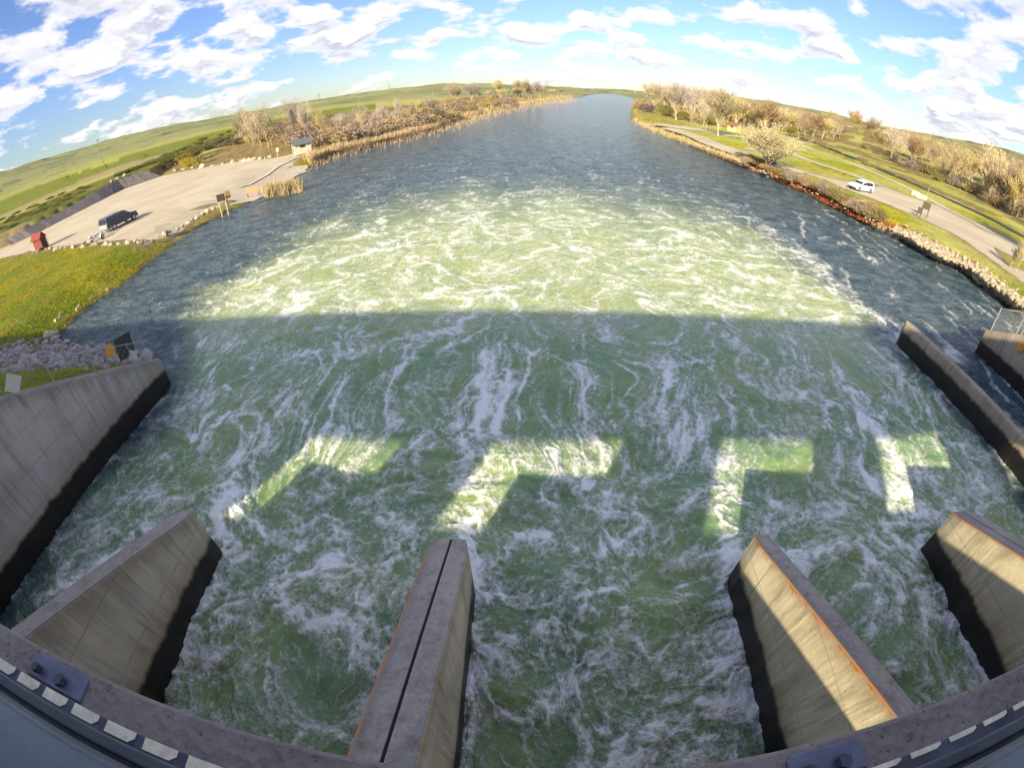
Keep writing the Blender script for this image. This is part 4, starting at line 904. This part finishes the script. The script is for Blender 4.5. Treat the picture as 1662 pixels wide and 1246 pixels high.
def vehicle(name, loc, rz, lab, cat, prof, hw, belt, tumble, col_m, sides, wind, rear, wheels, r_w, lower=None, details=None):
    root = empty(name, loc, rz); tag(root, lab, cat)
    body_mesh(prof, hw, belt, tumble).build('body', col_m, root, bevel=.04)
    hwz = lambda z: hw-max(0, z-belt)*tumble
    for quad in sides:
        for s_ in (-1, 1):
            q = [(x, s_*(hwz(z)+.012), z) for x, z in quad]; q2 = [(x, s_*(hwz(z)-.03), z) for x, z in quad]; n = len(q)
            MB().add(q+q2, [tuple(range(n)), tuple(range(n, 2*n))[::-1]]+[(i, (i+1) % n, n+(i+1) % n, n+i) for i in range(n)]).build('side_window', m_glass, root)
    for nm, ((xa, za), (xb, zb)) in (('windscreen', wind), ('rear_window', rear)):
        sgn = 1 if nm == 'windscreen' else -1; o = .018*sgn; wa, wb = hwz(za)-.10, hwz(zb)-.12
        q = [(xa+o, -wa, za+.012), (xa+o, wa, za+.012), (xb+o, wb, zb+.012), (xb+o, -wb, zb+.012)]; q2 = [(x-.04*sgn, y, z-.03) for x, y, z in q]
        MB().add(q+q2, [(0, 1, 2, 3), (7, 6, 5, 4), (0, 4, 5, 1), (1, 5, 6, 2), (2, 6, 7, 3), (3, 7, 4, 0)]).build(nm, m_glass, root)
    for x in wheels:
        for s_ in (-1, 1):
            w = MB(); y0 = s_*(hw-.20); y1 = s_*(hw+.015); wo_ = w.tube((x, y0, r_w), (x, y1, r_w), r_w, n=20).build('wheel', m_tyre, root, bevel=.02)
            MB().tube((x, y1-s_*.02, r_w), (x, y1+s_*.012, r_w), r_w*.64, n=14).build('rim', m_rim, wo_)
    x1 = max(p[0] for p in prof); x0 = min(p[0] for p in prof)
    for s_ in (-1, 1):
        MB().box(x1-.22, x1-.03, s_*(hw-.35)-.14, s_*(hw-.35)+.14, belt*.66, belt*.82).build('headlight', m_lampw, root, bevel=.02)
        MB().box(x0-.012, x0+.12, s_*(hw-.16)-.10, s_*(hw-.16)+.10, belt*.68, belt*.95).build('taillight', m_lampr, root, bevel=.01)
        MB().box(wind[0][0]-.25, wind[0][0]-.05, s_*(hw+.10)-.09, s_*(hw+.10)+.09, belt+.02, belt+.16).build('mirror', m_trim, root, bevel=.02)
    MB().box(x1-.10, x1+.03, -hw*.86, hw*.86, .32, .52).build('front_bumper', m_trim, root, bevel=.03); MB().box(x0-.05, x0+.10, -hw*.86, hw*.86, .34, .54).build('rear_bumper', m_rim if cat == 'pickup' else m_trim, root, bevel=.03)
    return root
# white car: nose towards the dam-side left of the picture
pf, pr = at(1394, 311.5, ZL), at(1413, 314.5, ZL); d = pf-pr; rz = math.atan2(d[1], d[0]); sd_ = np.array([-math.sin(rz), math.cos(rz), 0]); c = (pf+pr)/2
if np.dot(sd_, -c) > 0: sd_ = -sd_
c = c+sd_*.92
suv_prof = [(-2.22, .40), (-2.27, .75), (-2.20, 1.05), (-1.98, 1.50), (-1.7, 1.62), (-.6, 1.68), (.15, 1.60), (.55, 1.42), (1.10, 1.06), (1.95, .93), (2.20, .78), (2.27, .55), (2.2, .35), (1.85, .26), (-1.9, .26)]
vehicle('parked_car', (c[0], c[1], ZL+.03), rz, 'white estate car parked on the gravel road of the right bank', 'car', suv_prof, .93, 1.02, .34, paint('white_car_paint', (.80, .82, .85)),
        [[(-1.75, 1.10), (-.98, 1.10), (-.98, 1.54), (-1.62, 1.50)], [(-.90, 1.08), (-.05, 1.06), (-.10, 1.55), (-.90, 1.57)], [(.03, 1.06), (.88, 1.06), (.40, 1.40), (-.02, 1.54)]], ((1.04, 1.09), (.52, 1.43)), ((-2.16, 1.10), (-1.99, 1.46)), (-1.38, 1.38), .36)
# dark pickup with a canopy over its bed
pr, pf = at(190.3, 371.8, ZL), at(215.8, 358.6, ZL); d = pf-pr; rz = math.atan2(d[1], d[0]); c = (pf+pr)/2; sd_ = np.array([-math.sin(rz), math.cos(rz), 0])
if np.dot(sd_, -c) > 0: sd_ = -sd_
c = c+sd_*1.0
tr_prof = [(-2.78, .50), (-2.80, 1.02), (-2.74, 1.14), (-2.60, 1.80), (-2.45, 1.86), (-.62, 1.88), (-.45, 1.80), (-.2, 1.86), (.62, 1.84), (.95, 1.66), (1.45, 1.20), (2.55, 1.08), (2.75, .9), (2.80, .6), (2.7, .42), (-2.6, .42)]
pk = vehicle('parked_pickup', (c[0], c[1], ZL+.03), rz, 'dark blue grey pickup with a canopy over its bed, on the left gravel lot', 'pickup', tr_prof, 1.0, 1.14, .24, paint('dark_blue_paint', (.035, .05, .085), .35),
        [[(-2.50, 1.26), (-.72, 1.26), (-.75, 1.70), (-2.40, 1.70)], [(-.35, 1.22), (.38, 1.22), (.36, 1.72), (-.32, 1.74)], [(.46, 1.22), (1.22, 1.22), (.82, 1.62), (.44, 1.72)]], ((1.38, 1.24), (.96, 1.64)), ((-2.73, 1.22), (-2.61, 1.74)), (-1.75, 1.85), .40)
MB().box(-2.835, -2.80, -.85, .85, .60, 1.08).build('tailgate', simple('tailgate_paint', (.42, .43, .46), .35, .3), pk, bevel=.01)
# boat trailer
p0 = at(163, 388, ZL); p1 = at(176, 380, ZL); d = p1-p0; rz = math.atan2(d[1], d[0])
tl = empty('boat_trailer', (p0[0], p0[1], ZL+.03), rz); tag(tl, 'low empty boat trailer hitched behind the dark pickup', 'trailer')
fm = MB()
for s_ in (-1, 1): fm.tube((-2.0, s_*.7, .5), (1.0, s_*.7, .5), .06, n=6).tube((1.0, s_*.7, .5), (3.2, 0, .5), .06, n=6).tube((-1.9, s_*.35, .62), (.9, s_*.35, .62), .05, n=6)
for x in (-1.9, -.5, .9): fm.tube((x, -.75, .5), (x, .75, .5), .05, n=6)
fm.tube((2.9, 0, .1), (2.9, 0, .75), .04, n=6); fm.build('frame', m_rim, tl)
for s_ in (-1, 1):
    w = MB().tube((-.6, s_*.85, .32), (-.6, s_*1.03, .32), .32, n=16).build('wheel', m_tyre, tl); MB().tube((-.6, s_*1.02, .32), (-.6, s_*1.045, .32), .19, n=12).build('rim', m_rim, w)
    fd = MB(); ring = [(math.cos(a)*.40, math.sin(a)*.40+.32) for a in np.linspace(0, math.pi, 9)]
    for (xa, za), (xb, zb) in zip(ring[:-1], ring[1:]): fd.add([(-.6+xa, s_*.82, za), (-.6+xb, s_*.82, zb), (-.6+xb, s_*1.08, zb), (-.6+xa, s_*1.08, za), (-.6+xa*1.06, s_*.82, za*1.04), (-.6+xb*1.06, s_*.82, zb*1.04), (-.6+xb*1.06, s_*1.08, zb*1.04), (-.6+xa*1.06, s_*1.08, za*1.04)], [(0, 1, 2, 3), (7, 6, 5, 4), (0, 3, 7, 4), (1, 5, 6, 2)])
    fd.build('mudguard', simple('mudguard', (.7, .7, .7), .4), tl); MB().box(-2.08, -2.02, s_*.7-.12, s_*.7+.12, .45, .6).build('taillight', m_lampr, tl)
# red kiosk
m_redp = simple('red_paint', (.21, .035, .03), .7, 0, .12, 3); m_pale = simple('pale_board', (.62, .52, .32), .8)
p = at(69, 405, ZL); ks = empty('red_kiosk', (p[0], p[1], ZL), math.radians(12), .95); tag(ks, 'small dark red gabled kiosk at the near edge of the left gravel lot', 'kiosk')
MB().add([(-.9, -.6, 0), (.9, -.6, 0), (.9, .6, 0), (-.9, .6, 0), (-.9, -.6, 1.9), (.9, -.6, 1.9), (.9, .6, 1.9), (-.9, .6, 1.9), (-.9, 0, 2.5), (.9, 0, 2.5)], [(0, 1, 5, 4), (2, 3, 7, 6), (1, 2, 6, 9, 5), (3, 0, 4, 8, 7), (0, 3, 2, 1)]).build('wall', m_redp, ks)
for s_ in (-1, 1): MB().add([(-1.1, s_*.85, 1.72), (1.1, s_*.85, 1.72), (1.1, 0, 2.62), (-1.1, 0, 2.62), (-1.1, s_*.85, 1.80), (1.1, s_*.85, 1.80), (1.1, 0, 2.70), (-1.1, 0, 2.70)], [(0, 1, 2, 3), (4, 5, 6, 7), (0, 4, 5, 1), (1, 5, 6, 2), (0, 3, 7, 4)]).build('roof', m_redp, ks)
MB().box(.905, .93, -.45, .45, .3, 1.7).build('opening', m_trim, ks); MB().box(.95, 1.10, .5, .65, 0, 1.8).build('post', m_pale, ks)
# huts
def hut(px, py, rz, L_, W_, Hh, wall_m, roof_m, name, lab, pipes=False):
    p = on_ground(px, py); r = empty(name, (p[0], p[1], p[2]-.05), rz); tag(r, lab, 'hut'); l, w = L_/2, W_/2; g = Hh*.35
    MB().add([(-l, -w, 0), (l, -w, 0), (l, w, 0), (-l, w, 0), (-l, -w, Hh), (l, -w, Hh), (l, w, Hh), (-l, w, Hh), (-l, 0, Hh+g), (l, 0, Hh+g)], [(0, 1, 5, 4), (2, 3, 7, 6), (1, 2, 6, 9, 5), (3, 0, 4, 8, 7), (0, 3, 2, 1)]).build('wall', wall_m, r)
    for s_ in (-1, 1):
        e = w+.35; zl_ = Hh-.35*g/w; MB().add([(-l-.3, s_*e, zl_), (l+.3, s_*e, zl_), (l+.3, 0, Hh+g+.02), (-l-.3, 0, Hh+g+.02), (-l-.3, s_*e, zl_+.12), (l+.3, s_*e, zl_+.12), (l+.3, 0, Hh+g+.14), (-l-.3, 0, Hh+g+.14)], [(0, 1, 2, 3), (4, 5, 6, 7), (0, 4, 5, 1), (1, 5, 6, 2), (0, 3, 7, 4)]).build('roof', roof_m, r)
    MB().box(-l-.03, -l+.02, -.45, .45, 0, 2.0).build('door', simple('hut_door', (.10, .075, .06), .7), r)
    MB().box(-.5, .5, -w-.03, -w+.02, Hh*.62, Hh*.85).build('vent', m_trim, r)
    if pipes:
        for x in (l-.3, l-1.2): MB().tube((x, .35, Hh), (x, .35, Hh+g+1.3), .16, n=8).build('vent_pipe', m_trim, r)
    return r
hut(491, 249, math.radians(38), 3.3, 2.5, 2.1, simple('hut_wall', (.56, .53, .44), .9), simple('hut_roof', (.12, .13, .15), .7), 'restroom_hut', 'cream restroom hut with grey roof and two dark vent pipes, left bank', True)
hut(1191, 214, math.radians(-60), 3.4, 2.6, 2.1, simple('hut_wall_tan', (.56, .42, .24), .9), simple('hut_roof_brown', (.22, .11, .07), .8), 'restroom_hut', 'tan restroom hut with brown roof beside the parking loop, right bank')
# boards
def board(name, px, py, rz, w, hh, z0, mat, lab, cat='sign', posts=2, ground=None, post_m=None, post_r=.06):
    p = at(px, py, ground) if ground is not None else on_ground(px, py); r = empty(name, (p[0], p[1], p[2]-.1), rz); tag(r, lab, cat)
    MB().box(-w/2, w/2, -.05, .05, z0, z0+hh).build('panel', mat, r, bevel=.01)
    for k in range(posts):
        x = -w/2+.1+(w-.2)*k/max(posts-1, 1); MB().box(x-post_r, x+post_r, .052, .052+2*post_r, -1.2 if ground == 0 else 0, z0+hh).build('post', post_m or m_pale, r)
    return r
m_brown = simple('brown_board', (.07, .05, .035), .7)
bd = board('info_board', 1498, 354, math.radians(-40), 1.1, .95, 1.35, m_brown, 'big brown information board on two posts beside the right gravel road', post_m=m_brown)
board('info_board', 1490, 353, math.radians(-40), .65, .8, .7, m_brown, 'narrow brown board left of the big information board', posts=2, post_m=m_brown)
board('river_sign', 366, 351, math.radians(35), .95, .8, 1.9, m_brown, 'dark sign board on pale posts in the water at the left bank', ground=0.0)
board('river_sign', 377, 346, math.radians(35), .6, .8, 1.95, simple('tan_board', (.30, .17, .07), .7), 'small brown sign board on a pale post, right of the dark one in the water', posts=1, ground=0.0)
ob = board('orange_barrier', 412, 321, math.radians(20), 1.7, .7, .8, simple('orange_board', (.66, .27, .15), .6), 'orange barrier board on two posts at the end of the gravel lot', 'barrier', post_m=simple('grey_post', (.12, .11, .10), .7))
board('post_sign', 452, 254, math.radians(30), .5, .8, 1.1, simple('white_board', (.7, .7, .66), .6), 'small white post sign by the path to the cream hut', posts=1)
m_barr = simple('yellowish_concrete', (.66, .60, .38), .9, 0, .15, 3)
for (x, y, w_), lab in (((1485, 317, 1.5), 'shorter pale concrete block on the grass beside the right road'), ((1495, 322.5, 2.0), 'longer pale concrete block on the grass beside the right road')):
    p = on_ground(x, y); r = empty('concrete_block', (p[0], p[1], p[2]-.05), math.radians(-35)); tag(r, lab, 'block')
    MB().add([(-w_/2, -.35, 0), (w_/2, -.35, 0), (w_/2, .35, 0), (-w_/2, .35, 0), (-w_/2, -.2, .8), (w_/2, -.2, .8), (w_/2, .2, .8), (-w_/2, .2, .8)], [(0, 3, 2, 1), (4, 5, 6, 7), (0, 1, 5, 4), (1, 2, 6, 5), (2, 3, 7, 6), (3, 0, 4, 7)]).build('block', m_barr, r, bevel=.05)
p = on_ground(1502, 327); tag(MB().tube(p, p+np.array([0, 0, 2.6]), .035, n=6).build('marker_post', m_wire), 'thin pale marker post beside the longer concrete block', 'post')
# utility poles
m_pole = simple('pole_wood', (.28, .20, .13), .9)
def pole(px, py, top, lab, dist):
    d = ray(px, py); k = dist/math.hypot(d[0], d[1]); b = np.array([d[0]*k, d[1]*k, ground_z(d[0]*k, d[1]*k)]); Hh = height_at(b, px, top); r = empty('utility_pole', tuple(b), random.uniform(0, 3)); tag(r, lab, 'utility pole', 'utility poles on the left plain')
    MB().tube((0, 0, -.5), (0, 0, Hh), .16*dist/200, .12*dist/200, 6).build('post', m_pole, r); MB().box(-1.1, 1.1, -.09, .09, Hh-.9, Hh-.7).build('crossarm', m_pole, r)
pole(162, 243, 224, 'tall utility pole on the horizon left of the yellow willow', 330); pole(376, 197, 183, 'utility pole on the plain at the left edge of the slim tree cluster', 300)
pole(519, 172, 152, 'utility pole on the plain right of the restroom hut trees', 300); pole(633, 157, 135, 'tall utility pole on the horizon above the left bank brush', 320); pole(702, 153, 141, 'small utility pole left of the rounded far trees', 420)
